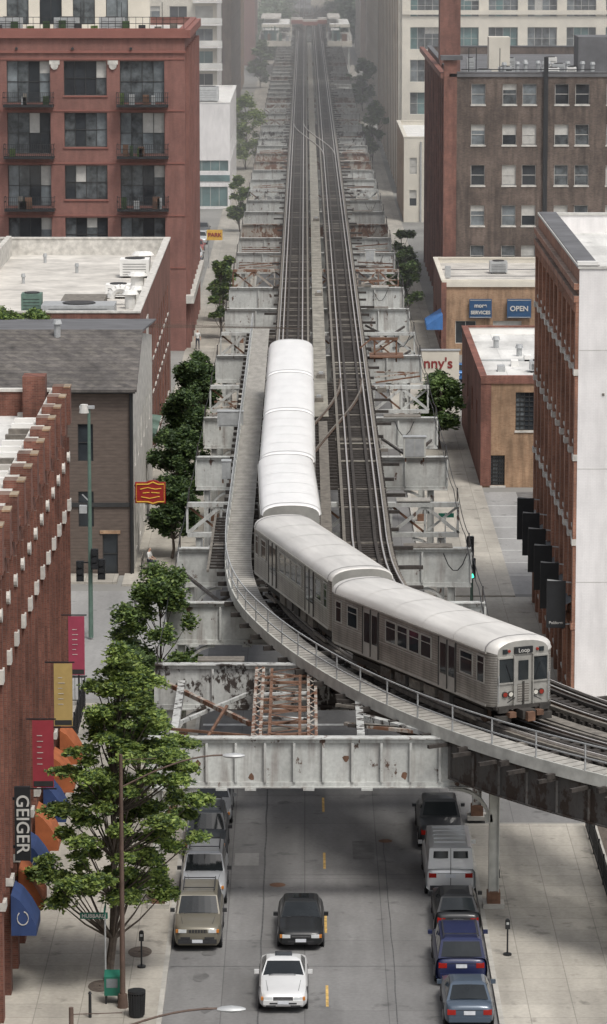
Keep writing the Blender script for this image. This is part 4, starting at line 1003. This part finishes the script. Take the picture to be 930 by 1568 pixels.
cl=[(q.uniform(-26,-17.0),q.uniform(0,2.2),12.0+q.random()*.6,.9,.4) for _ in range(34)]
tree('ivy',0,238.2,13,cl,16000,.14,['leaf_mid','leaf_light','leaf_dark'],.01,55,11.9,(-18,0),11.6)

# ------------------------------------------------------------------ vehicles
mt['tyre']=M('tyre_rubber',(.02,.02,.02),.2,5,.9); mt['rim']=M('wheel_rim',(.4,.4,.42),.1,5,.35,.8); mt['car_glass']=M('car_glass',(.015,.018,.02),.3,1,.05)
mt['plate']=M('licence_plate',(.6,.62,.65),.1,8); mt['tail']=M('tail_lamp',(.30,.015,.01),.1,5,.25); mt['head']=M('head_lamp',(.6,.62,.62),.1,5,.15); mt['plastic']=M('black_plastic',(.03,.03,.032),.2,4,.6); mt['amber']=M('amber_lamp',(.5,.18,.03),.1,4,.3); mt['chrome']=M('chrome_trim',(.6,.6,.6),.1,4,.2,.9)
def vehicle(name,x,y,rz,paint,L=4.6,w=.88,hood=.82,belt=.93,roof=1.42,cowl=-.8,rf=-.1,rr=1.05,rb=1.75,deck=.95,tw=.62,side='glass',gap=.2,rack=False,cladding=False,rough=.3,sunroof=False,grille='bar'):
    dark=sum(paint)<.12
    p=M(name+'_paint',paint,.05,1,.35 if not dark else .45,.25 if not dark else 0.0,coat=.5 if not dark else .25); c=MB(); h=L/2
    def ring(yy,ww,zb,ztp,cr=.03):
        q=[(ww*.86,zb),(ww*.975,zb+.10),(ww,zb+(ztp-zb)*.42),(ww*.992,zb+(ztp-zb)*.62),(ww*.965,ztp-.13),(ww*.91,ztp-.04),(ww*.78,ztp),(ww*.4,ztp+cr*.8)]
        return [(a,yy,z) for a,z in q]+[(-a,yy,z) for a,z in reversed(q)]
    st=[(-h,w*.70,.36,hood-.28),(-h+.04,w*.82,.28,hood-.17),(-h+.14,w*.91,.22,hood-.10),(-h+.32,w*.97,gap,hood-.05),(-h+.7,w,gap,hood-.01),(cowl-.35,w,gap,hood+.05),(cowl,w,gap,belt),(rb-.2,w,gap,belt),(rb+.02,w,gap,max(deck,belt-.02) if deck>=belt-.05 else deck),(h-.3,w*.975,gap+.02,deck),(h-.1,w*.93,.26,deck-.05),(h-.02,w*.86,.32,deck-.13),(h,w*.80,.38,deck-.22)]
    c.loft([ring(*s_) for s_ in st],p)
    bw=w*.90; B0,B1=belt-.02,roof
    ch=.07
    bot=[(-bw,cowl,B0),(bw,cowl,B0),(bw,rb,B0),(-bw,rb,B0)]
    top=[(-tw,rf,B1-ch),(tw,rf,B1-ch),(tw,rr,B1-ch),(-tw,rr,B1-ch)]
    for i in range(4): c.poly([bot[i],bot[(i+1)%4],top[(i+1)%4],top[i]],p)
    inn=[(-tw*.8,rf+.16,B1-.01),(tw*.8,rf+.16,B1-.01),(tw*.8,rr-.14,B1-.01),(-tw*.8,rr-.14,B1-.01)]
    for i in range(4): c.poly([top[i],top[(i+1)%4],inn[(i+1)%4],inn[i]],p)
    rm=(rf+rr)/2; c.poly([inn[0],inn[1],(tw*.4,rm,B1+.015),(-tw*.4,rm,B1+.015)],p); c.poly([inn[3],inn[2],(tw*.4,rm,B1+.015),(-tw*.4,rm,B1+.015)],p)
    c.poly([inn[1],inn[2],(tw*.4,rm,B1+.015)],p); c.poly([inn[0],inn[3],(-tw*.4,rm,B1+.015)],p)
    if sunroof: c.box(-tw*.5,tw*.5,rf+.3,rf+.85,B1-.02,B1+.022,'car_glass')
    def pane(A,Bq,Cq,D,u0,u1,v0,v1,m='car_glass',off=.008):
        A,Bq,Cq,D=[Vector(q) for q in (A,Bq,Cq,D)]; n=(Bq-A).cross(D-A).normalized()
        cen=(A+Bq+Cq+D)/4
        if n.dot(cen-Vector((0,(cowl+rb)/2,(B0+B1)/2)))<0: n=-n
        f=lambda u,v:(A.lerp(Bq,u)).lerp(D.lerp(Cq,u),v)+n*off
        N=6
        for i in range(N):
            ua=u0+(u1-u0)*i/N; ub=u0+(u1-u0)*(i+1)/N
            ba=.0+.05*math.sin(math.pi*(ua-u0)/(u1-u0)); bb_=.05*math.sin(math.pi*(ub-u0)/(u1-u0))
            k=1 if abs(n.y)>.5 else .15
            c.poly([f(ua,v0)+n*ba*k,f(ub,v0)+n*bb_*k,f(ub,v1)+n*bb_*k*.5,f(ua,v1)+n*ba*k*.5],m)
    pane(bot[0],bot[1],top[1],top[0],.035,.965,.03,.95)
    if side!='cargo': pane(bot[3],bot[2],top[2],top[3],.06,.94,.10,.93)
    else:
        for u in ((.10,.44),(.56,.90)): pane(bot[3],bot[2],top[2],top[3],u[0],u[1],.52,.86)
    nn=3 if (rb-cowl)>3.0 else 2
    if side=='glass':
        for (q0,q1,t1,t0) in ((bot[1],bot[2],top[2],top[1]),(bot[0],bot[3],top[3],top[0])):
            for i in range(nn):
                a=.05+(.90)*i/nn; pane(q0,q1,t1,t0,a+.012,a+.90/nn-.012,.12,.88)
    else:
        for (q0,q1,t1,t0) in ((bot[1],bot[2],top[2],top[1]),(bot[0],bot[3],top[3],top[0])): pane(q0,q1,t1,t0,.06,.22,.15,.88)
    wr=.33 if roof<1.6 else .37
    for yy in (-h+.85,h-.9):
        for s_ in (-1,1):
            c.cyl((s_*(w-.04),yy,wr+.02),(s_*(w+.006),yy,wr+.02),wr+.07,wr+.07,'plastic',20)
            c.cyl((s_*(w-.2),yy,wr),(s_*(w+.015),yy,wr),wr,wr,'tyre',20); c.cyl((s_*(w+.015),yy,wr),(s_*(w+.025),yy,wr),wr*.6,wr*.55,'rim',12)
    zf=hood-.22
    for s_ in(-1,1):
        c.box(s_*w*.62-.15,s_*w*.62+.15,-h-.012,-h+.12,zf-.08,zf+.04,'head'); c.box(s_*w*.84-.05,s_*w*.84+.05,-h+.02,-h+.14,zf-.08,zf+.03,'amber')
        c.box(s_*w*.72-.15,s_*w*.72+.15,h-.10,h+.012,deck-.36,deck-.18,'tail')
        c.box(s_*w-.0 if s_>0 else s_*w-.17,s_*w+.17 if s_>0 else s_*w,cowl+.25,cowl+.40,belt-.02,belt+.11,'plastic' if cladding else p)
        c.bar((s_*w*.3,-h-.02,zf-.28),(s_*w*.7,-h+.01,zf-.28),.04,.08,'plastic')
        for yy in (cowl+.15,(cowl+rb)/2,rb-.35): c.box(min(s_*w,s_*(w+.004)),max(s_*w,s_*(w+.004)),yy-.008,yy+.008,gap+.15,belt-.15,'plastic')
        c.box(min(s_*w,s_*(w+.02)),max(s_*w,s_*(w+.02)),-h+1.3,h-1.35,gap+.2,gap+.26,'plastic')
    c.box(-w*.40,w*.40,-h-.012,-h+.1,zf-.08,zf+.04,'plastic')
    if grille=='slots':
        for i in range(7): c.box(-w*.36+i*w*.12-.012,-w*.36+i*w*.12+.012,-h-.02,-h-.013,zf-.08,zf+.04,p)
    else: c.box(-w*.39,w*.39,-h-.02,-h-.013,zf-.03,zf-.015,'chrome')
    c.box(-w*.80,w*.80,-h-.045,-h+.2,.34,.50,'plastic' if cladding else p); c.box(-w*.55,w*.55,-h-.052,-h-.046,.37,.43,'plastic')
    c.box(-.2,.2,-h-.07,-h-.053,.38,.50,'plate')
    c.box(-w*.82,w*.82,h-.2,h+.055,.34,.52,'plastic' if cladding or side=='cargo' else p); c.box(-.2,.2,h+.012,h+.02,deck-.36,deck-.22,'plate')
    if deck<belt+.03: c.box(-w*.7,w*.7,h-.012,h+.006,deck-.20,deck-.185,'plastic')
    if side=='cargo':
        c.box(-.012,.012,h-.02,h+.012,.5,belt,'plastic'); c.bar((0,rb+.015,B0),(0,rr+.015,B1-ch),.02,.02,'plastic')
        for i in range(5): c.box(-tw*.75,tw*.75,rf+.5+i*.6,rf+.53+i*.6,B1-.01,B1+.028,p)
    c.bar((-w*.6,cowl-.03,belt+.015),(w*.5,cowl-.03,belt+.015),.05,.02,'plastic')
    for s_ in(-1,1): c.bar((s_*w*.62,-h+.3,hood-.02),(s_*w*.72,cowl-.25,hood+.055),.012,.012,'plastic')
    if rack:
        for s_ in(-1,1): c.bar((s_*tw*.85,rf+.3,B1+.07),(s_*tw*.85,rr-.1,B1+.07),.04,.04,'plastic')
        for yy in (rf+.5,rr-.3): c.bar((-tw*.85,yy,B1+.09),(tw*.85,yy,B1+.09),.05,.03,'plastic')
    return c.build(name,(x,y,.008),rz,smooth=38)
PI=math.pi
def sedan(name,x,y,paint,facing,**k):
    L=k.get('L',4.6); return vehicle(name,x,y+L/2,0 if facing<0 else PI,paint,**k)
SUV=dict(L=4.5,w=.91,hood=1.05,belt=1.12,roof=1.76,cowl=-.85,rf=-.3,rr=1.95,rb=2.18,deck=1.12,tw=.70,gap=.32,cladding=True,grille='slots')
sedan('white_coupe',-.77,125.6,(.72,.72,.71),-1,L=4.6,hood=.80,roof=1.34,cowl=-.6,rf=.15,rr=.9,rb=1.75,sunroof=True)
sedan('black_sedan',-.15,133.5,(.008,.009,.010),-1,L=4.5,sunroof=True)
sedan('parked_jeep',-4.05,133.4,(.17,.155,.12),-1,rack=True,**SUV)
sedan('parked_suv',-4.0,139.6,(.38,.39,.40),-1,rack=True,**SUV)
sedan('parked_suv',-4.1,146.2,(.03,.035,.04),-1,rack=True,**SUV)
sedan('parked_car',-4.0,152.4,(.25,.26,.27),-1)
sedan('parked_sedan',5.78,123.6,(.07,.095,.13),1,L=4.6)
sedan('parked_minivan',5.72,128.9,(.012,.018,.065),1,L=4.8,w=.95,hood=1.0,belt=1.08,roof=1.75,cowl=-1.3,rf=-.55,rr=2.1,rb=2.32,deck=1.08,tw=.74,gap=.25,rack=True)
sedan('parked_car',5.85,135.2,(.010,.011,.013),1,L=4.7,hood=.9,belt=1.0,roof=1.5,rr=1.5,rb=2.1,deck=1.0)
sedan('parked_cargo_van',5.8,141.0,(.66,.67,.67),1,L=5.4,w=1.0,hood=1.15,belt=1.2,roof=2.08,cowl=-1.75,rf=-1.05,rr=2.55,rb=2.64,deck=1.2,tw=.84,gap=.32,side='cargo')
sedan('parked_pickup_truck',5.7,148.4,(.02,.022,.025),1,L=5.3,w=.95,hood=1.05,belt=1.08,roof=1.78,cowl=-1.1,rf=-.5,rr=.9,rb=1.1,deck=1.05,tw=.7,gap=.35)
for i,(x,y,cc) in enumerate(((-12.3,388,(.4,.05,.04)),(-12.3,396,(.05,.08,.2)),(-12.2,404,(.6,.6,.6)),(-12.3,413,(.35,.06,.05)),(-12.2,424,(.6,.62,.62)),(-12.3,436,(.1,.1,.1)))):
    sedan('parked_car',x,y,cc,-1)
sedan('parked_car',12.6,300,(.05,.15,.35),1); 
s=MB(); s.box(-10.6,-8.9,395,395.2,3.2,4.3,'yellow_sign'); s.cyl((-10.4,395.1,.1),(-10.4,395.1,3.2),.06,.06,'steel',6); o=s.build('parking_sign'); text(o,'sign_letters','PARK',.6,(-9.75,394.97,3.75),(PI/2,0,0),'red_paint',bold=.02)

# ------------------------------------------------------------------ street furniture
def street_lamp(x,y,h,arm,mat,head=1,z0=.13,rise=.9,ay=0):
    s=MB(); s.cyl((x,y,z0),(x,y,z0+.5),.2,.16,mat,10); s.cyl((x,y,z0+.5),(x,y,h),.10,.065,mat,10)
    N=10; pr=(x,y,h-1.2)
    for i in range(1,N+1):
        t=i/N; p=(x+arm*t,y+ay*t,h-1.2+rise*math.sin(t*math.pi/2)*1.3); s.cyl(pr,p,.035,.03,mat,6,False); pr=p
    s.bar((x,y,h-.2),(x+arm*.35,y,h-.2+.05),.02,.02,mat)
    rings=[]
    sg=1 if arm>0 else -1
    for t,r in ((0,.06),(.15,.13),(.45,.17),(.75,.13),(.92,.05)):
        rings.append([(pr[0]+sg*t*.85,pr[1]+r*1.1*math.cos(a*math.pi/5),pr[2]+r*.55*math.sin(a*math.pi/5)-.02) for a in range(10)])
    s.loft(rings,'steel'); return s.build('street_lamp',smooth=40)
street_lamp(-6.5,126.0,9.4,3.6,'brown_pole',ay=0)
street_lamp(-6.4,96.6,9.2,4.0,'brown_pole')
s=MB(); x,y=-11.5,193
s.cyl((x,y,.1),(x,y,12.6),.13,.08,'green_pole',10); s.bar((x-.5,y,12.6),(x+.3,y,12.6),.25,.15,'steel'); s.cyl((x-.25,y,12.3),(x-.25,y,12.75),.28,.2,'frame_w',12)
def sig(s,x,y,z,on=None):
    s.box(x-.2,x+.2,y-.12,y+.12,z,z+1.1,'black')
    for i,zz in enumerate((.18,.54,.9)):
        s.cyl((x,y-.26,z+zz),(x,y-.12,z+zz),.15,.15,'black',10)
        s.cyl((x,y-.265,z+zz),(x,y-.262,z+zz),.12,.12,'lamp_green' if on==i else 'black',10)
sig(s,x-.55,y-.1,3.2); sig(s,x+.6,y-.1,3.3); sig(s,x+.25,y-.35,3.9); s.bar((x-.6,y,4.2),(x+.7,y,4.2),.07,.07,'black'); s.bar((x,y,7.5),(x-.4,y,7.9),.06,.06,'steel'); s.box(x-.55,x-.15,y-.2,y+.2,6.9,7.3,'steel')
s.build('traffic_signal')
s=MB(); x,y=9.05,195; s.cyl((x,y,.1),(x,y,5.3),.09,.07,'green_pole',8); sig(s,x,y-.15,3.0,0); sig(s,x-.1,y-.15,4.2); s.build('traffic_signal')
s=MB(); x,y=-7.55,127.6; s.cyl((x+.35,y,.13),(x+.35,y,3.2),.035,.035,'steel',6); mt['sign_green']=M('sign_green',(.01,.12,.08),.1,3,.5)
s.box(x-.55,x+.45,y-.02,y+.02,2.95,3.18,'sign_green'); s.box(x+.33,x+.37,y-.5,y+.5,3.2,3.42,'sign_green'); o=s.build('street_name_sign'); text(o,'sign_letters','HUBBARD',.19,(x-.05,y-.035,3.06),(PI/2,0,0),'frame_w',bold=.004)
s=MB(); x,y=8.3,213; s.cyl((x,y,.13),(x,y,3.6),.035,.035,'steel',6); s.box(x-.4,x+.5,y-.02,y+.02,3.3,3.55,'sign_green'); s.build('street_name_sign')
for (x,y) in ((7.6,132.6),(7.6,139.9),(-6.05,131.0)):
    s=MB(); s.cyl((x,y,.13),(x,y,.2),.16,.16,'black',10); s.cyl((x,y,.2),(x,y,1.15),.035,.03,'black',8); s.box(x-.09,x+.09,y-.06,y+.06,1.15,1.45,'black'); s.cyl((x,y-.06,1.45),(x,y+.06,1.45),.09,.09,'black',12); s.box(x-.05,x+.05,y-.065,y-.061,1.32,1.42,'steel'); s.build('parking_meter')
s=MB(); x,y=-6.9,126.6
s.box(x-.28,x+.28,y-.25,y+.25,.45,1.15,'sign_green'); s.poly([(x-.28,y-.25,1.15),(x+.28,y-.25,1.15),(x+.28,y+.1,1.32),(x-.28,y+.1,1.32)],'sign_green'); s.poly([(x-.28,y+.25,1.15),(x+.28,y+.25,1.15),(x+.28,y+.1,1.32),(x-.28,y+.1,1.32)],'sign_green'); s.box(x-.2,x+.2,y-.256,y-.251,.75,1.08,'glass2')
for a in(-1,1): s.box(x+a*.22-.03,x+a*.22+.03,y-.2,y+.2,.13,.45,'black')
s.build('newspaper_box')
s=MB(); x,y=-5.95,124.9
for i in range(20):
    a=2*PI*i/20; s.bar((x+.26*math.cos(a),y+.26*math.sin(a),.2),(x+.3*math.cos(a),y+.3*math.sin(a),1.05),.04,.02,'black')
s.cyl((x,y,.15),(x,y,.95),.24,.27,'black',14); s.cyl((x,y,1.02),(x,y,1.1),.32,.32,'black',18); s.build('litter_bin')
s=MB(); x,y=-7.6,124.8; s.cyl((x,y,.13),(x,y,1.0),.06,.05,'black',8); s.cyl((x,y,1.0),(x,y,1.08),.075,.04,'black',8); s.build('bollard')
for (x,y) in ((-7.45,128.6),(-6.2,133.0),(-5.9,141)):
    s=MB(); n=18; s.poly([(x+.45*math.cos(2*PI*i/n),y+.75*math.sin(2*PI*i/n),.138) for i in range(n)],'bark'); 
    s.cyl((x,y,.14),(x,y,.18),.05,.05,'bark',6); s.build('tree_grate')
def fence(x0,y0,x1,y1,h=1.1,m='black'):
    s=MB(); L=math.hypot(x1-x0,y1-y0); n=int(L/.16)
    for z in (.25,h): s.bar((x0,y0,z+.13),(x1,y1,z+.13),.04,.04,m)
    for i in range(n+1):
        t=i/n; x=x0+(x1-x0)*t; y=y0+(y1-y0)*t; s.bar((x,y,.13),(x,y,h+.2),.02,.02,m)
    for i in range(int(L/2.4)+1):
        t=min(1,i*2.4/L); x=x0+(x1-x0)*t; y=y0+(y1-y0)*t; s.box(x-.04,x+.04,y-.04,y+.04,.13,h+.3,m)
    s.build('iron_fence')
fence(12.0,133,12.0,152); fence(-13.5,176,-10.8,176,1.4); fence(-10.8,165,-10.8,176,1.4)
s=MB(); s.box(12.3,20,130,152,.131,.45,'kerb'); s.box(12.4,19.9,130.1,151.9,.45,.47,'bark'); s.build('planter')
q=random.Random(9); cl=[(q.uniform(.3,6),q.uniform(0,20),.8+q.random()*.6,.8,.5) for _ in range(30)]; tree('hedge',12.6,131,1.4,cl,9000,.12,LG,.05,77,.3)

# ------------------------------------------------------------------ people
mt['skin']=M('skin',(.45,.27,.19),.05,5,.5); mt['shirt_w']=M('white_shirt',(.6,.6,.58),.08,5,.9); mt['pants_d']=M('dark_trousers',(.04,.045,.06),.15,5,.9); mt['hair']=M('dark_hair',(.03,.02,.015),.2,8,.8)
def person(name,loc,rz,J,shirt,pants,s=1.0):
    bones=[('pelvis','chest'),('chest','neck'),('neck','head'),('head','crown'),('chest','sh_l'),('sh_l','el_l'),('el_l','wr_l'),('chest','sh_r'),('sh_r','el_r'),('el_r','wr_r'),('pelvis','hip_l'),('hip_l','kn_l'),('kn_l','an_l'),('an_l','toe_l'),('pelvis','hip_r'),('hip_r','kn_r'),('kn_r','an_r'),('an_r','toe_r')]
    rad={'pelvis':.14,'chest':.15,'neck':.055,'head':.085,'crown':.07,'sh':.07,'el':.045,'wr':.03,'hip':.09,'kn':.06,'an':.042,'toe':.035}
    V=[];idx={};E=[];rd=[]
    for k,v in J.items(): idx[k]=len(V); V.append(v); rd.append(rad[k.split('_')[0]])
    for a,b_ in bones: E.append((idx[a],idx[b_]))
    for sd in('l','r'):
        w=Vector(J['wr_'+sd]); e=Vector(J['el_'+sd]); d=(w-e).normalized(); side=d.cross(Vector((0,0,1)) if abs(d.z)<.9 else Vector((1,0,0))).normalized()
        palm=len(V); V.append(tuple(w+d*.05)); rd.append(.028); E.append((idx['wr_'+sd],palm))
        for f,(o_,ln) in enumerate(((-.03,.07),(-.01,.085),(.01,.08),(.03,.065))):
            a=len(V); V.append(tuple(w+d*.09+side*o_)); rd.append(.009); E.append((palm,a)); V.append(tuple(w+d*(.09+ln*.6)+side*o_)); rd.append(.008); E.append((a,a+1))
        a=len(V); V.append(tuple(w+d*.07+side*.055)); rd.append(.01); E.append((palm,a))
    me=bpy.data.meshes.new(name); me.from_pydata(V,E,[]); o=bpy.data.objects.new(name,me); scene.collection.objects.link(o)
    md=o.modifiers.new('s','SKIN'); 
    for i,sv in enumerate(me.skin_vertices[0].data): sv.radius=(rd[i],rd[i]); sv.use_root=(i==idx['pelvis'])
    sm=o.modifiers.new('d','SUBSURF'); sm.levels=1; sm.render_levels=1
    dg=bpy.context.evaluated_depsgraph_get(); m2=bpy.data.meshes.new_from_object(o.evaluated_get(dg)); o.modifiers.clear(); o.data=m2
    for k in (shirt,pants,'skin','hair'): m2.materials.append(mt[k])
    segs=[(Vector(J[a]),Vector(J[b_]),a,b_) for a,b_ in bones]
    for pl in m2.polygons:
        c=pl.center; best=None;bd=9
        for A,B,a,b_ in segs:
            t=max(0,min(1,(c-A).dot(B-A)/max(1e-6,(B-A).length_squared))); d=(c-(A+(B-A)*t)).length
            if d<bd: bd=d;best=(a,b_,t)
        a,b_,t=best; mi=0
        if b_.startswith(('hip','kn','an')): mi=1
        if b_.startswith('toe'): mi=3
        if a.startswith('pelvis') and t<.15: mi=1
        if a.startswith('el') or b_=='head' or a=='head': mi=2
        if a=='head' and (c.y>J['head'][1]+.0 or c.z>J['crown'][2]-.01): mi=3
        pl.material_index=mi; pl.use_smooth=True
    f=MB(); hx,hy,hz=J['head']
    f.cyl((hx,hy-.08,hz+.0),(hx,hy-.115,hz-.02),.018,.012,'skin',6)
    for a in(-1,1): f.cyl((hx+a*.03,hy-.082,hz+.03),(hx+a*.03,hy-.09,hz+.03),.01,.01,'black',6); f.cyl((hx+a*.085,hy,hz),(hx+a*.1,hy+.01,hz),.022,.015,'skin',6)
    f.box(hx-.022,hx+.022,hy-.088,hy-.078,hz-.045,hz-.038,'red_paint'); fo=f.build('face'); fo.parent=o
    o.location=loc; o.rotation_euler=(0,0,rz); o.scale=(s,s,s)
stand={'pelvis':(0,0,.95),'chest':(0,0,1.32),'neck':(0,0,1.5),'head':(0,-.01,1.62),'crown':(0,0,1.72),'sh_l':(.19,0,1.42),'el_l':(.25,.05,1.14),'wr_l':(.26,-.08,.92),'sh_r':(-.19,0,1.42),'el_r':(-.25,.02,1.14),'wr_r':(-.26,-.12,.93),'hip_l':(.1,0,.88),'kn_l':(.11,-.14,.5),'an_l':(.11,-.1,.09),'toe_l':(.12,-.27,.04),'hip_r':(-.1,0,.88),'kn_r':(-.11,.03,.48),'an_r':(-.11,.25,.12),'toe_r':(-.12,.1,.04)}
sit={'pelvis':(0,0,.55),'chest':(0,-.03,.92),'neck':(0,-.04,1.1),'head':(0,-.07,1.22),'crown':(0,-.07,1.32),'sh_l':(.19,-.03,1.02),'el_l':(.24,-.1,.76),'wr_l':(.15,-.32,.68),'sh_r':(-.19,-.03,1.02),'el_r':(-.24,-.1,.76),'wr_r':(-.15,-.32,.68),'hip_l':(.1,-.02,.53),'kn_l':(.13,-.44,.53),'an_l':(.12,-.42,.09),'toe_l':(.12,-.57,.04),'hip_r':(-.1,-.02,.53),'kn_r':(-.13,-.44,.53),'an_r':(-.12,-.38,.09),'toe_r':(-.12,-.53,.04)}
person('seated_man',(-9.25,213.2,.13),math.radians(70),sit,'shirt_w','pants_d')
s=MB(); s.box(-9.6,-9.1,212.2,214.4,.42,.47,'tie_old'); 
for yy in(212.4,214.2): s.box(-9.55,-9.15,yy-.04,yy+.04,.13,.42,'black')
s.box(-9.66,-9.61,212.2,214.4,.75,1.0,'tie_old'); 
for yy in(212.4,214.2): s.box(-9.66,-9.60,yy-.04,yy+.04,.3,.99,'black')
s.build('bench')
person('pedestrian',(-9.5,322,.13),math.radians(10),stand,'shirt_w','pants_d')

# ------------------------------------------------------------------ haze in the air down the street
hm=bpy.data.materials.new('summer_haze'); hm.use_nodes=True; hn=hm.node_tree; hn.nodes.remove(hn.nodes['Principled BSDF'])
vs=hn.nodes.new('ShaderNodeVolumeScatter'); vs.inputs['Density'].default_value=.0011; vs.inputs['Color'].default_value=(.99,.99,1,1)
hn.links.new(vs.outputs[0],hn.nodes['Material Output'].inputs['Volume'])
g=MB(); g.box(-300,300,300,2400,-5,140,hm); g.build('haze')

# ------------------------------------------------------------------ camera, light, sky
cam=bpy.data.cameras.new('Camera'); co=bpy.data.objects.new('Camera',cam); scene.collection.objects.link(co)
cam.sensor_fit='VERTICAL'; cam.sensor_height=36; cam.lens=5600/1568*36; cam.clip_start=1; cam.clip_end=8000
co.location=(0,0,39); co.rotation_euler=(math.radians(90-9.43),0,0.00036); scene.camera=co
w=bpy.data.worlds.new('World'); scene.world=w; w.use_nodes=True; nt=w.node_tree
sky=nt.nodes.new('ShaderNodeTexSky'); sky.sky_type='NISHITA'; sky.sun_disc=False; sky.sun_elevation=math.radians(60); sky.sun_rotation=math.radians(150); sky.dust_density=4; sky.air_density=1.0; sky.ozone_density=1
hs=nt.nodes.new('ShaderNodeHueSaturation'); hs.inputs['Saturation'].default_value=.35; nt.links.new(sky.outputs[0],hs.inputs['Color'])
bg=nt.nodes['Background']; bg.inputs[1].default_value=.15; nt.links.new(hs.outputs[0],bg.inputs[0])
sl=bpy.data.lights.new('sun','SUN'); sl.energy=2.2; sl.angle=math.radians(14); sl.color=(1,.965,.91); so=bpy.data.objects.new('sun',sl); scene.collection.objects.link(so)
el=math.radians(60); az=math.radians(150); dv=Vector((math.sin(az)*math.cos(el),math.cos(az)*math.cos(el),math.sin(el)))
so.rotation_euler=dv.to_track_quat('Z','Y').to_euler()
